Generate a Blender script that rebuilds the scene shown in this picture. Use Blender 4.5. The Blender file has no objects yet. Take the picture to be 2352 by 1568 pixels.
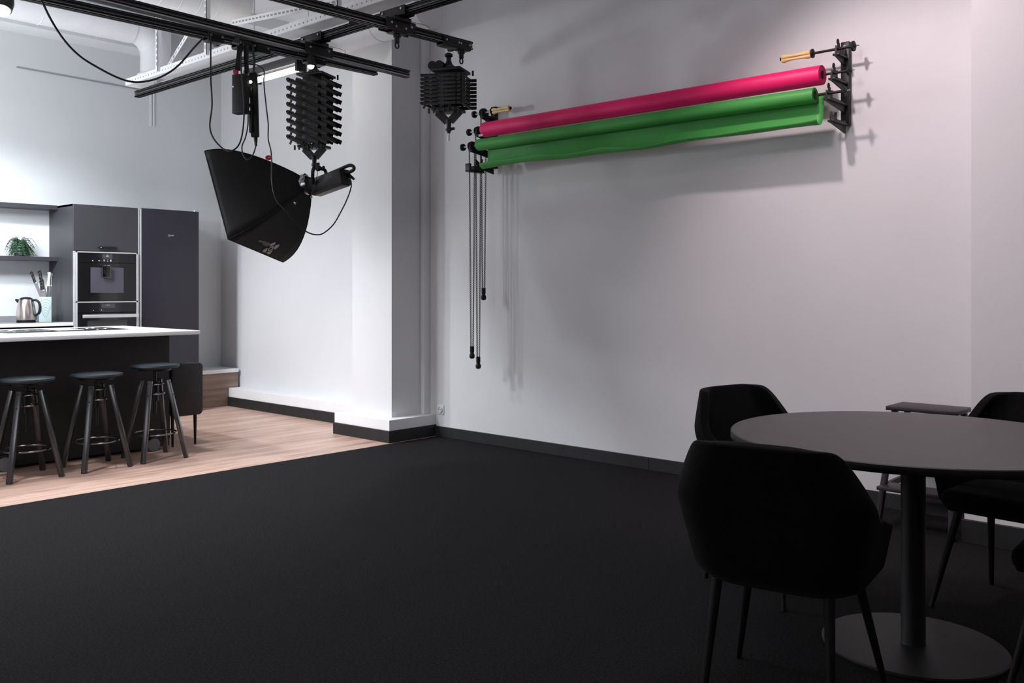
import bpy, bmesh, math, random
from mathutils import Vector, Matrix
random.seed(7)
SC = bpy.context.scene
COL = SC.collection
V = Vector
PI = math.pi

# ------------------------------------------------------------------ camera
H = 1.27                    # eye height
FPX = 2096.0                # focal length in pixels (frame 2352 x 1568)
CX, CY = 1176.0, 662.0      # vanishing centre / horizon row
FW = V((.7385, .6743, 0)).normalized()
RT = V((FW.y, -FW.x, 0))
UP = V((0, 0, 1))
cd = bpy.data.cameras.new('camera'); cam = bpy.data.objects.new('camera', cd); COL.objects.link(cam)
cd.sensor_width = 36; cd.lens = 36*FPX/2352; cd.shift_y = -(784-CY)/2352
cam.location = (0, 0, H)
cam.rotation_euler = (PI/2, 0, math.atan2(FW.y, FW.x)-PI/2)
cd.clip_start = .05
SC.camera = cam

# ------------------------------------------------------------------ light, world, exposure
SC.view_settings.view_transform = 'Standard'
SC.view_settings.look = 'None'
SC.view_settings.exposure = 0.0
SC.view_settings.gamma = 1.0
SC.view_settings.use_curve_mapping = False
w = bpy.data.worlds.new('world'); SC.world = w; w.use_nodes = True
w.node_tree.nodes['Background'].inputs[0].default_value = (.8, .8, .9, 1)
w.node_tree.nodes['Background'].inputs[1].default_value = .02

def light(kind, name, loc, energy, color, target=None, size=.3, sizey=None, spot=None, blend=1.0):
    l = bpy.data.lights.new(name, kind); l.energy = energy; l.color = color
    if kind == 'AREA':
        l.size = size
        if sizey: l.shape = 'RECTANGLE'; l.size_y = sizey
    else:
        l.shadow_soft_size = size
    if kind == 'SPOT':
        l.spot_size = math.radians(spot); l.spot_blend = blend
    o = bpy.data.objects.new(name, l); COL.objects.link(o); o.location = loc
    if target is not None:
        o.rotation_euler = (V(target)-V(loc)).to_track_quat('-Z', 'Y').to_euler()
    return o
COOL = (.90, .95, 1.0)
light('POINT', 'kitchen_fill_light', (1.7, 7.9, 2.35), 100, COOL, size=.12)  # added fill point, no fixture there; brightens the kitchen wall under the shelves
light('SPOT', 'kitchen_spot_light', (1.2, 7.3, 2.95), 300, COOL, target=(1.5, 7.5, 0), size=.28, spot=158, blend=.55)
light('SPOT', 'kitchen_spot_light', (2.5, 7.8, 2.95), 210, COOL, target=(2.5, 8.0, 0), size=.09, spot=158, blend=.55)
light('SPOT', 'kitchen_spot_light', (3.4, 6.75, 2.95), 130, (1, .97, .97), target=(3.6, 6.4, 0), size=.08, spot=100, blend=.8)
light('SPOT', 'kitchen_spot_light', (1.7, 6.0, 3.05), 150, (.97, .97, 1), target=(2.2, 6.25, 0), size=.12, spot=104, blend=.7)
light('AREA', 'side_fill_light', (-.7, 4.75, 1.75), 17, (.88, .91, 1), target=(3.0, 6.9, .9), size=.8, sizey=1.5)  # unseen panel added at the left for sheen on the stool legs
light('AREA', 'window_light', (-2.3, 3.2, 1.75), 24, (.90, .94, 1.0), target=(4.5, 5.6, 1.2), size=1.3, sizey=1.3)
light('SPOT', 'studio_spot_light', (3.85, 2.35, 3.5), 104, (1.0, .81, .84), target=(5.37, 1.5, .8), size=.05, spot=100, blend=.7)
light('SPOT', 'studio_spot_light', (2.7, 1.9, 3.0), 74, (1.0, .83, .86), target=(5.37, .8, 1.2), size=.14, spot=100, blend=.9)
light('AREA', 'studio_fill_light', (2.5, 1.5, 3.8), 32, (1.0, .88, .92), target=(2.5, 1.5, 0), size=1.6)  # added broad fill without a fixture; lifts studio wall, column and floor

# ------------------------------------------------------------------ pixel helpers (photograph pixels -> points in the room)
def ray(px, py):
    return FW + RT*((px-CX)/FPX) + UP*((CY-py)/FPX)
def PX(px, py, X):
    d = ray(px, py); return V((0, 0, H)) + d*(X/d.x)
def PY(px, py, Y):
    d = ray(px, py); return V((0, 0, H)) + d*(Y/d.y)
def PZ(px, py, Z):
    d = ray(px, py); return V((0, 0, H)) + d*((Z-H)/d.z)
def PT(px, py, t):
    return V((0, 0, H)) + ray(px, py)*t

# ------------------------------------------------------------------ materials
MATS = {}
def mat(name, col, rough=.5, metal=0., emit=None, estr=0., noise=None, bump=None, spec=.5, coat=0., sheen=0.):
    if name in MATS: return MATS[name]
    m = bpy.data.materials.new(name); m.use_nodes = True; nt = m.node_tree; b = nt.nodes['Principled BSDF']
    b.inputs['Base Color'].default_value = (*col, 1); b.inputs['Roughness'].default_value = rough
    b.inputs['Metallic'].default_value = metal; b.inputs['Specular IOR Level'].default_value = spec
    b.inputs['Coat Weight'].default_value = coat; b.inputs['Sheen Weight'].default_value = sheen
    if emit: b.inputs['Emission Color'].default_value = (*emit, 1); b.inputs['Emission Strength'].default_value = estr
    tc = nt.nodes.new('ShaderNodeTexCoord')
    if noise:
        sc, amt = noise
        n = nt.nodes.new('ShaderNodeTexNoise'); n.inputs['Scale'].default_value = sc; n.inputs['Detail'].default_value = 6
        nt.links.new(tc.outputs['Object'], n.inputs['Vector'])
        r = nt.nodes.new('ShaderNodeValToRGB'); r.color_ramp.elements[0].position = .3; r.color_ramp.elements[1].position = .7
        r.color_ramp.elements[0].color = (*[c*(1-amt) for c in col], 1); r.color_ramp.elements[1].color = (*[min(1, c*(1+amt)) for c in col], 1)
        nt.links.new(n.outputs['Fac'], r.inputs['Fac']); nt.links.new(r.outputs['Color'], b.inputs['Base Color'])
    if bump:
        sc, st = bump
        n = nt.nodes.new('ShaderNodeTexNoise'); n.inputs['Scale'].default_value = sc; n.inputs['Detail'].default_value = 4
        nt.links.new(tc.outputs['Object'], n.inputs['Vector'])
        bp = nt.nodes.new('ShaderNodeBump'); bp.inputs['Strength'].default_value = st; bp.inputs['Distance'].default_value = .01
        nt.links.new(n.outputs['Fac'], bp.inputs['Height']); nt.links.new(bp.outputs['Normal'], b.inputs['Normal'])
    MATS[name] = m
    return m

m_wall = mat('wall_paint', (.70, .70, .715), .85, noise=(2.5, .015), bump=(170, .05), spec=.2)
m_wall_k = mat('kitchen_wall_paint', (.65, .67, .685), .85, noise=(2.5, .02), bump=(170, .05), spec=.2)
m_white = mat('white_paint', (.80, .80, .81), .7, noise=(6, .02), spec=.3)
m_ceil = mat('ceiling_paint', (.78, .79, .81), .85, noise=(3, .03), bump=(30, .2), spec=.2)
m_duct = mat('painted_duct', (.80, .81, .83), .55, noise=(8, .03))
m_base = mat('baseboard_black', (.016, .016, .017), .55, noise=(20, .2))
m_carpet = mat('carpet', (.0155, .0145, .0155), .95, noise=(120, .7), bump=(260, .9), spec=.12)
m_blk = mat('black_metal', (.0055, .0055, .006), .45, metal=.0, noise=(30, .2), spec=.4)
m_rail = mat('black_rail', (.007, .007, .007), .45, noise=(25, .2), spec=.5)
m_railslot = mat('rail_slot_lining', (.11, .11, .115), .4, noise=(30, .1), metal=.3)
m_rub = mat('black_rubber', (.0055, .0055, .006), .6, noise=(40, .2), spec=.35)
m_cable = mat('black_cable', (.011, .012, .014), .5, noise=(40, .2))
m_steel = mat('bright_steel', (.62, .62, .64), .25, metal=1., noise=(30, .04))
m_screw = mat('screw_steel', (.42, .42, .44), .4, metal=.8, noise=(30, .04))
m_chrome = mat('dark_chrome', (.28, .28, .29), .22, metal=1., noise=(30, .04))
m_alu = mat('aluminium_profile', (.72, .72, .74), .38, metal=.65, noise=(20, .03))
m_velvet = mat('black_velvet', (.0035, .0035, .0038), .9, noise=(60, .4), bump=(300, .3), spec=.08, sheen=.04)
m_tabletop = mat('grey_laminate', (.074, .067, .070), .45, noise=(5, .04), spec=.4)
m_tblk = mat('table_black', (.0035, .0035, .0038), .55, noise=(40, .2), spec=.3)
m_tbase = mat('table_base_plate', (.017, .0165, .0175), .5, noise=(60, .15), spec=.4)
m_soft = mat('softbox_fabric', (.0042, .0042, .0045), .75, noise=(50, .25), bump=(220, .25), spec=.3)
m_grey_logo = mat('grey_print', (.46, .44, .45), .6, noise=(60, .05))
m_red = mat('red_plastic', (.45, .01, .05), .4, noise=(30, .1))
m_redvel = mat('red_velcro', (.40, .008, .05), .8, noise=(60, .15))
m_pink = mat('pink_paper', (.82, .012, .15), .48, noise=(4, .03), spec=.35)
m_green = mat('green_paper', (.055, .31, .06), .5, noise=(4, .03), spec=.35)
m_core = mat('cardboard_core', (.20, .15, .11), .8, noise=(30, .1))
m_wood_exp = mat('yellow_wood', (.78, .60, .26), .38, noise=(14, .1))
m_dark_wood = mat('dark_stained_wood', (.022, .016, .020), .45, noise=(14, .3))
m_cab = mat('anthracite_front', (.039, .038, .044), .42, noise=(8, .03), spec=.5)
m_fridge = mat('plum_black_front', (.019, .0165, .026), .38, noise=(8, .04), spec=.5)
m_glass = mat('black_glass', (.004, .004, .005), .06, noise=(4, .05), spec=.6)
m_niche = mat('niche_plastic', (.07, .065, .085), .25, noise=(6, .1), spec=.6)
m_screen = mat('grey_display', (.05, .052, .055), .3, emit=(.5, .5, .5), estr=.01, noise=(6, .05))
m_icon = mat('white_icons', (.7, .7, .72), .5, noise=(30, .03), emit=(.9, .9, 1), estr=.25)
m_top = mat('white_worktop', (.80, .81, .82), .3, noise=(14, .02), spec=.5)
m_island = mat('island_panel', (.012, .012, .013), .5, noise=(12, .15), spec=.4)
m_boxb = mat('black_leatherette', (.016, .016, .018), .5, noise=(40, .15), bump=(160, .1), spec=.4)
m_seat = mat('teal_black_seat', (.011, .020, .027), .55, noise=(30, .1), spec=.4)
m_stool = mat('stool_black_wood', (.012, .012, .014), .28, noise=(20, .2), spec=.8)
m_plastic_w = mat('white_plastic', (.74, .74, .75), .4, noise=(20, .02))
m_kblock = mat('pale_aqua_block', (.42, .53, .53), .45, noise=(20, .03))
m_kline = mat('block_pattern', (.20, .28, .29), .5, noise=(20, .1))
m_leaf = mat('fern_leaf', (.014, .060, .022), .6, noise=(30, .5))
m_pot = mat('dark_pot', (.018, .035, .030), .4, noise=(20, .2))
m_rubw = mat('castor_grey', (.14, .15, .16), .4, noise=(20, .1))
m_bulb = mat('lamp_glow', (1, 1, 1), .5, emit=(1, .97, .88), estr=14, noise=(4, .0))
m_tube = mat('tube_glow', (1, 1, 1), .5, emit=(1, .97, .86), estr=12, noise=(4, .0))
m_paper = mat('white_sticker', (.62, .58, .56), .6, noise=(20, .03))

def plank_mat(name, c1, c2, dark, rough, length, width, along='X', plane='XY', spec=.4):
    m = bpy.data.materials.new(name); m.use_nodes = True; nt = m.node_tree; b = nt.nodes['Principled BSDF']
    b.inputs['Roughness'].default_value = rough; b.inputs['Specular IOR Level'].default_value = spec
    tc = nt.nodes.new('ShaderNodeTexCoord')
    mp = nt.nodes.new('ShaderNodeMapping')
    if plane == 'XZ': mp.inputs['Rotation'].default_value = (-PI/2, 0, 0)
    nt.links.new(tc.outputs['Object'], mp.inputs['Vector'])
    br = nt.nodes.new('ShaderNodeTexBrick'); br.inputs['Scale'].default_value = 1
    br.inputs['Brick Width'].default_value = length; br.inputs['Row Height'].default_value = width
    br.inputs['Mortar Size'].default_value = .0012; br.inputs['Color1'].default_value = (.35, .35, .35, 1)
    br.inputs['Color2'].default_value = (.65, .65, .65, 1); br.inputs['Mortar'].default_value = (.1, .1, .1, 1)
    br.offset = .37
    nt.links.new(mp.outputs['Vector'], br.inputs['Vector'])
    m2 = nt.nodes.new('ShaderNodeMapping'); m2.inputs['Scale'].default_value = (.9, 14, 14)
    nt.links.new(mp.outputs['Vector'], m2.inputs['Vector'])
    n = nt.nodes.new('ShaderNodeTexNoise'); n.inputs['Scale'].default_value = 1.5; n.inputs['Detail'].default_value = 8; n.inputs['Distortion'].default_value = .6
    nt.links.new(m2.outputs['Vector'], n.inputs['Vector'])
    mx = nt.nodes.new('ShaderNodeMix'); mx.data_type = 'FLOAT'; mx.inputs[0].default_value = .33
    nt.links.new(n.outputs['Fac'], mx.inputs[2]); nt.links.new(br.outputs['Color'], mx.inputs[3])
    r = nt.nodes.new('ShaderNodeValToRGB')
    r.color_ramp.elements[0].position = .27; r.color_ramp.elements[0].color = (*dark, 1)
    r.color_ramp.elements[1].position = .68; r.color_ramp.elements[1].color = (*c2, 1)
    e = r.color_ramp.elements.new(.46); e.color = (*c1, 1)
    nt.links.new(mx.outputs[0], r.inputs['Fac']); nt.links.new(r.outputs['Color'], b.inputs['Base Color'])
    return m
m_floorwood = plank_mat('oak_planks', (.50, .325, .26), (.68, .50, .42), (.30, .175, .13), .38, 1.3, .13)
m_boxwood = plank_mat('oak_cladding', (.27, .19, .15), (.36, .26, .21), (.15, .10, .08), .5, 1.6, .16, plane='XZ')

def perf_mat():
    # white steel channel with a row of dark punched holes along Y
    m = bpy.data.materials.new('perforated_channel'); m.use_nodes = True; nt = m.node_tree; b = nt.nodes['Principled BSDF']
    b.inputs['Roughness'].default_value = .5
    tc = nt.nodes.new('ShaderNodeTexCoord'); sp = nt.nodes.new('ShaderNodeSeparateXYZ'); nt.links.new(tc.outputs['Object'], sp.inputs[0])
    def M(op, a, bb=None):
        n = nt.nodes.new('ShaderNodeMath'); n.operation = op
        for i, x in enumerate((a, bb)):
            if x is None: continue
            if isinstance(x, (int, float)): n.inputs[i].default_value = x
            else: nt.links.new(x, n.inputs[i])
        return n.outputs[0]
    yy = M('ABSOLUTE', M('SUBTRACT', M('MODULO', M('ADD', sp.outputs[1], 50.), .05), .025))
    dy = M('DIVIDE', yy, .0075); dz = M('DIVIDE', sp.outputs[2], .0065)
    d2 = M('ADD', M('MULTIPLY', dy, dy), M('MULTIPLY', dz, dz))
    hole = M('LESS_THAN', d2, 1.)
    mx = nt.nodes.new('ShaderNodeMix'); mx.data_type = 'RGBA'
    mx.inputs[6].default_value = (.80, .80, .81, 1); mx.inputs[7].default_value = (.25, .25, .26, 1)
    nt.links.new(hole, mx.inputs[0]); nt.links.new(mx.outputs[2], b.inputs['Base Color'])
    return m
m_perf = perf_mat()

# ------------------------------------------------------------------ mesh helpers
WL = {}
def frame_from(d):
    d = d.normalized()
    a = V((0, 0, 1)) if abs(d.z) < .9 else V((1, 0, 0))
    x = a.cross(d).normalized(); y = d.cross(x).normalized()
    return x, y, d
class MB:
    def __init__(s): s.bm = bmesh.new()
    def _merge(s, t):
        me = bpy.data.meshes.new('t'); t.to_mesh(me); t.free(); s.bm.from_mesh(me); bpy.data.meshes.remove(me)
    def box(s, lo, hi, bev=0., seg=2, M=None):
        t = bmesh.new(); bmesh.ops.create_cube(t, size=1)
        lo, hi = V(lo), V(hi)
        for v in t.verts:
            v.co = V([(lo[i]+hi[i])/2 + v.co[i]*(hi[i]-lo[i]) for i in range(3)])
        if bev: bmesh.ops.bevel(t, geom=t.edges[:], offset=bev, segments=seg, profile=.5, affect='EDGES')
        if M is not None: bmesh.ops.transform(t, matrix=M, verts=t.verts)
        s._merge(t); return s
    def bar(s, p, q, wx, wy, up=None, bev=0., wx2=None, wy2=None):
        """rectangular bar p->q, wx across, wy along 'up'"""
        p, q = V(p), V(q); d = (q-p).normalized()
        if up is None: up = V((0, 0, 1)) if abs(d.z) < .9 else V((0, 1, 0))
        up = V(up); x = up.cross(d).normalized(); y = d.cross(x).normalized()
        t = bmesh.new(); vs = []
        for c, a, b in ((p, wx, wy), (q, wx2 or wx, wy2 or wy)):
            vs.append([t.verts.new(c + x*(i*a/2) + y*(j*b/2)) for i, j in ((-1, -1), (1, -1), (1, 1), (-1, 1))])
        t.faces.new(vs[0][::-1]); t.faces.new(vs[1])
        for i in range(4): t.faces.new((vs[0][i], vs[0][(i+1) % 4], vs[1][(i+1) % 4], vs[1][i]))
        if bev: bmesh.ops.bevel(t, geom=t.edges[:], offset=bev, segments=2, profile=.5, affect='EDGES')
        s._merge(t); return s
    def cyl(s, p, q, r, r2=None, seg=20, cap=True):
        return s.tube([p, q], [r, r if r2 is None else r2], seg, cap)
    def tube(s, pts, r, seg=8, cap=True):
        pts = [V(p) for p in pts]; n = len(pts)
        rs = r if isinstance(r, (list, tuple)) else [r]*n
        bm = s.bm; rings = []; x = None
        for i in range(n):
            d = (pts[min(i+1, n-1)] - pts[max(i-1, 0)])
            if d.length < 1e-9: d = V((0, 0, 1))
            d.normalize()
            if x is None: x, y, _ = frame_from(d)
            else:
                x = (x - d*x.dot(d))
                if x.length < 1e-6: x, y, _ = frame_from(d)
                x.normalize(); y = d.cross(x)
            rings.append([bm.verts.new(pts[i] + (x*math.cos(a)+y*math.sin(a))*rs[i]) for a in [2*PI*k/seg for k in range(seg)]])
        for i in range(n-1):
            for k in range(seg):
                bm.faces.new((rings[i][k], rings[i][(k+1) % seg], rings[i+1][(k+1) % seg], rings[i+1][k]))
        if cap:
            bm.faces.new(rings[0][::-1]); bm.faces.new(rings[-1])
        return s
    def lathe(s, prof, c=(0, 0, 0), axis=(0, 0, 1), seg=32, cap=True):
        """prof: list of (radius, height along axis)"""
        x, y, d = frame_from(V(axis)); c = V(c); bm = s.bm; rings = []
        for r, h in prof:
            rings.append([bm.verts.new(c + d*h + (x*math.cos(a)+y*math.sin(a))*max(r, 1e-4)) for a in [2*PI*k/seg for k in range(seg)]])
        for i in range(len(rings)-1):
            for k in range(seg):
                bm.faces.new((rings[i][k], rings[i][(k+1) % seg], rings[i+1][(k+1) % seg], rings[i+1][k]))
        if cap: bm.faces.new(rings[0][::-1]); bm.faces.new(rings[-1])
        return s
    def ring(s, c, R, r, axis=(0, 0, 1), seg=32, tseg=8, sx=1., sy=1., X=None):
        x, y, d = frame_from(V(axis)); c = V(c); bm = s.bm
        if X is not None: x = V(X).normalized(); y = d.cross(x)
        rings = []
        for k in range(seg):
            a = 2*PI*k/seg; rad = (x*math.cos(a)*sx + y*math.sin(a)*sy)
            n = rad.normalized()
            rings.append([bm.verts.new(c + rad*R + (n*math.cos(b)+d*math.sin(b))*r) for b in [2*PI*j/tseg for j in range(tseg)]])
        for k in range(seg):
            for j in range(tseg):
                bm.faces.new((rings[k][j], rings[(k+1) % seg][j], rings[(k+1) % seg][(j+1) % tseg], rings[k][(j+1) % tseg]))
        return s
    def sphere(s, c, r, seg=16, sc=(1, 1, 1)):
        t = bmesh.new(); bmesh.ops.create_uvsphere(t, u_segments=seg, v_segments=seg//2+2, radius=r)
        for v in t.verts: v.co = V((v.co.x*sc[0], v.co.y*sc[1], v.co.z*sc[2])) + V(c)
        s._merge(t); return s
    def grid(s, rows, close=False):
        bm = s.bm; vs = [[bm.verts.new(V(p)) for p in r] for r in rows]
        for i in range(len(vs)-1):
            m = len(vs[i]); 
            for k in range(m if close else m-1):
                bm.faces.new((vs[i][k], vs[i][(k+1) % m], vs[i+1][(k+1) % m], vs[i+1][k]))
        return s
    def poly(s, pts, thick=None, n=None):
        """flat outline, optionally extruded along vector n by thick"""
        bm = s.bm
        a = [bm.verts.new(V(p)) for p in pts]
        if thick is None: bm.faces.new(a); return s
        off = V(n).normalized()*thick
        b = [bm.verts.new(V(p)+off) for p in pts]
        bm.faces.new(a[::-1]); bm.faces.new(b)
        k = len(a)
        for i in range(k): bm.faces.new((a[i], a[(i+1) % k], b[(i+1) % k], b[i]))
        return s
    def obj(s, name, m, parent=None, smooth=True, local=False, mods=None):
        bm = s.bm
        if parent is not None and not local:
            o0 = WL.get(parent.name, V((0, 0, 0)))
            bmesh.ops.translate(bm, vec=-o0, verts=bm.verts)
        bmesh.ops.recalc_face_normals(bm, faces=bm.faces)
        me = bpy.data.meshes.new(name); bm.to_mesh(me); bm.free()
        if smooth:
            for p in me.polygons: p.use_smooth = True
            try: me.set_sharp_from_angle(angle=math.radians(35))
            except Exception: pass
        me.materials.append(m)
        o = bpy.data.objects.new(name, me); COL.objects.link(o)
        if parent is not None:
            o.parent = parent; WL[o.name] = WL.get(parent.name, V((0, 0, 0)))
        for k, a in (mods or []):
            md = o.modifiers.new(k.lower(), k)
            for kk, vv in a.items(): setattr(md, kk, vv)
        return o
def obj_each(mb, name, m, parent=None, local=False):
    """every separate piece of mb becomes a part of its own"""
    bm = mb.bm; bm.verts.index_update(); bm.verts.ensure_lookup_table(); seen = set(); out = []
    for v0 in bm.verts:
        if v0.index in seen: continue
        st = [v0]; comp = []; seen.add(v0.index)
        while st:
            v = st.pop(); comp.append(v)
            for e in v.link_edges:
                w_ = e.other_vert(v)
                if w_.index not in seen: seen.add(w_.index); st.append(w_)
        nb = MB(); mp = {v.index: nb.bm.verts.new(v.co) for v in comp}
        fs = set(f for v in comp for f in v.link_faces)
        for f in fs: nb.bm.faces.new([mp[v.index] for v in f.verts])
        out.append(nb.obj(name, m, parent, local=local))
    bm.free(); return out
def two_tone(mb, nf, name, m1, m2, parent):
    """one mesh whose faces from nf on carry a second material"""
    mb.bm.faces.ensure_lookup_table()
    for i in range(nf, len(mb.bm.faces)): mb.bm.faces[i].material_index = 1
    o = mb.obj(name, m1, parent, smooth=False); o.data.materials.append(m2); return o
def thing(name, label, cat, loc=(0, 0, 0), rz=0., group=None):
    o = bpy.data.objects.new(name, None); COL.objects.link(o); o.location = loc; o.rotation_euler = (0, 0, rz)
    o.empty_display_size = .1
    o['label'] = label; o['category'] = cat
    if group: o['group'] = group
    WL[o.name] = V(loc); return o
def tag(o, label, cat, group=None):
    o['label'] = label; o['category'] = cat
    if group: o['group'] = group
    return o
def struct(name, mb, m, **k):
    o = mb.obj(name, m, **k); o['kind'] = 'structure'; return o
def at_origin(o):
    """move a single-mesh thing's origin to the centre of its base"""
    me = o.data; co = [v.co.copy() for v in me.vertices]
    lo = V([min(c[i] for c in co) for i in range(3)]); hi = V([max(c[i] for c in co) for i in range(3)])
    c = V(((lo.x+hi.x)/2, (lo.y+hi.y)/2, lo.z))
    me.transform(Matrix.Translation(-c)); o.location = c
    return o
def dup(root, loc, rz, label):
    r = root.copy(); COL.objects.link(r); r.location = loc; r.rotation_euler = (0, 0, rz); r['label'] = label
    for ch in list(root.children):
        c = ch.copy(); COL.objects.link(c); c.parent = r
        for g in ch.children:
            d = g.copy(); COL.objects.link(d); d.parent = c
    return r
def smooth_path(pts, n=8):
    """Catmull-Rom through pts"""
    pts = [V(p) for p in pts]; out = []
    P = [pts[0]*2-pts[1]] + pts + [pts[-1]*2-pts[-2]]
    for i in range(1, len(P)-2):
        a, b, c, d = P[i-1], P[i], P[i+1], P[i+2]
        for k in range(n):
            t = k/n
            out.append(.5*((2*b) + (c-a)*t + (2*a-5*b+4*c-d)*t*t + (3*b-a-3*c+d)*t**3))
    out.append(pts[-1]); return out
def text_obj(name, body, m, parent, origin, xdir, ydir, size, depth=.0006, local=False):
    cu = bpy.data.curves.new('lettering', 'FONT'); cu.body = body; cu.size = size; cu.extrude = depth
    to = bpy.data.objects.new('lettering_source', cu); COL.objects.link(to)
    dg = bpy.context.evaluated_depsgraph_get(); dg.update()
    me = bpy.data.meshes.new_from_object(to.evaluated_get(dg)); bpy.data.objects.remove(to)
    me.name = name; me.materials.clear(); me.materials.append(m)
    x = V(xdir).normalized(); z = x.cross(V(ydir)).normalized(); y = z.cross(x)
    M = Matrix((( x.x, y.x, z.x, 0), (x.y, y.y, z.y, 0), (x.z, y.z, z.z, 0), (0, 0, 0, 1)))
    o0 = V((0, 0, 0)) if local or parent is None else WL.get(parent.name, V((0, 0, 0)))
    me.transform(Matrix.Translation(V(origin)-o0) @ M)
    o = bpy.data.objects.new(name, me); COL.objects.link(o)
    if parent is not None: o.parent = parent; WL[o.name] = WL.get(parent.name, V((0, 0, 0)))
    return o

# ================================================================== THE ROOM
XW = 5.37      # long wall with the paper rolls
YK = 9.33      # kitchen wall
ZC = 4.0       # ceiling
YE = 5.77      # carpet / wood floor border
struct('floor_carpet', MB().box((-2.4, -2.4, -.05), (XW, YE, 0)), m_carpet, smooth=False)
struct('floor_wood', MB().box((-2.4, YE, -.05), (XW, YK, 0)), m_floorwood, smooth=False)
struct('ceiling', MB().box((-2.5, -2.5, ZC), (XW+.1, YK+.1, ZC+.1)), m_ceil, smooth=False)
struct('wall_right', MB().box((XW, -2.5, 0), (XW+.1, YK+.1, ZC)), m_wall, smooth=False)
struct('wall_back', MB().box((-2.5, YK, 0), (XW, YK+.1, ZC)), m_wall_k, smooth=False)
struct('wall_left', MB().box((-2.5, -2.5, 0), (-2.4, YK, ZC)), m_wall, smooth=False)
struct('wall_front', MB().box((-2.4, -2.5, 0), (XW, -2.4, ZC)), m_wall, smooth=False)
# column beside the carpet edge, its plinth and baseboard
struct('wall_column', MB().box((4.978, 5.914, 0), (XW, 6.445, ZC)), m_wall, smooth=False)
struct('trim_1', MB().box((4.853, 5.795, .098), (XW, 6.535, .185), .002), m_white, smooth=False)
struct('baseboard_column', MB().box((4.843, 5.785, 0), (XW, 6.545, .098), .002), m_base, smooth=False)
# plinth of the kitchen part of the long wall
struct('trim_2', MB().box((5.225, 6.545, .098), (XW, 8.925, .195), .002), m_white, smooth=False)
struct('baseboard_kitchen', MB().box((5.215, 6.545, 0), (XW, 8.925, .098), .002), m_base, smooth=False)
bb = MB()
y = 5.785
for y0, y1 in ((5.785, 3.6), (3.598, 1.05)):
    bb.box((XW-.014, y1, 0), (XW, y0, .088), .002)
struct('baseboard_right', bb, m_base, smooth=False)
# pillar at the right-hand edge
struct('wall_pillar', MB().box((4.93, -1.2, 0), (XW, 1.385, ZC)), m_wall, smooth=False)
struct('trim_3', MB().box((4.905, -1.2, .115), (XW, 1.41, .19), .002), m_white, smooth=False)
struct('baseboard_pillar', MB().box((4.893, -1.2, 0), (XW, 1.42, .115), .002), m_base, smooth=False)
# beam in front of the kitchen wall
struct('trim_4', MB().box((-2.4, 9.02, 3.70), (4.62, YK, ZC)), m_ceil, smooth=False)
# boxed pipe in the corner by the column
cv = MB().box((5.30, 5.865, .185), (XW, 5.914, ZC), .004)
struct('trim_5', cv, m_white, smooth=False)

# ---------------- socket
t = thing('wall_socket', 'small square white wall socket low on the wall beside the column', 'socket', (XW, PX(1013, 940, XW).y, .18))
p = PX(1013, 940, XW)
MB().box((XW-.009, p.y-.04, p.z-.04), (XW, p.y+.04, p.z+.04), .003).obj('frame', m_plastic_w, t)
s = MB().lathe([(.024, 0), (.027, .004), (.027, .008), (.022, .009), (.020, .003), (.001, .003)], (XW-.009, p.y, p.z), (-1, 0, 0), 24).obj('socket_insert', m_plastic_w, t)
MB().cyl((XW-.013, p.y+.008, p.z), (XW-.0115, p.y+.008, p.z), .0035, seg=10).cyl((XW-.013, p.y-.008, p.z), (XW-.0115, p.y-.008, p.z), .0035, seg=10).obj('contact_hole', m_blk, s)

# ---------------- thin trunking on the kitchen wall
a, b2 = PY(38, 154, YK-.006), PY(318, 193, YK-.006)
o = MB().bar(a, (b2.x, b2.y, a.z-.02), .010, .009).obj('cable_trunking', mat('grey_duct', (.30, .31, .31), .5, noise=(20, .05))); at_origin(o)
tag(o, 'thin grey-white cable duct running nearly level across the kitchen wall', 'cable duct')
a = PY(349, 215, YK-.006); b2 = PY(349, 291, YK-.006)
for k, dx in enumerate((-.014, .016)):
    o = MB().bar((a.x+dx, YK-.007, a.z+.3), (a.x+dx, YK-.007, b2.z), .016, .014).obj('pipe', m_white); at_origin(o)
    tag(o, ('left' if k == 0 else 'right')+' of two short white upright pipes below the black rail end', 'pipe', 'upright pipes on the kitchen wall')

# ================================================================== CEILING SERVICES
def ring_duct(name, p, q, r, label, ribs=True, step=.22):
    t = thing(name, label, 'air duct', p)
    p, q = V(p), V(q); d = (q-p).normalized(); L = (q-p).length
    k = step
    b = MB().cyl(p, q, r, seg=40)
    while k < L-.03:
        b.ring(p+d*k, r, .004, d, 40, 6); k += step
    b.obj('pipe', m_duct, t)
    return t
ring_duct('air_duct', (-2.2, 8.70, 3.80), (4.05, 8.70, 3.80), .15, 'white round duct running along the beam above the kitchen wall', step=.9)
t = thing('air_duct', 'white duct elbow turning down beside the slotted strut', 'air duct', (4.3, 8.70, 3.45))
path = [(4.05, 8.70, 3.80)] + [(4.05+.24*math.sin(a), 8.70, 3.56+.24*math.cos(a)) for a in [PI/2*k/8 for k in range(1, 9)]] + [(4.29, 8.70, 3.38)]
MB().tube(path, .14, 32).obj('elbow', m_duct, t)
MB().lathe([(.14, 0), (.17, .0), (.17, .02), (.15, .03), (.14, .03)], (4.29, 8.70, 3.35), (0, 0, 1), 32).obj('collar', m_duct, t)
ring_duct('air_duct', (.6, 7.05, 3.72), (4.25, 7.05, 3.72), .19, 'wide white spiral duct crossing between the two groups of black rails', step=.16)
ring_duct('air_duct', (4.70, 6.95, 3.40), (4.70, 5.15, 3.40), .15, 'white round duct passing in front of the top of the column', step=.62)
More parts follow.
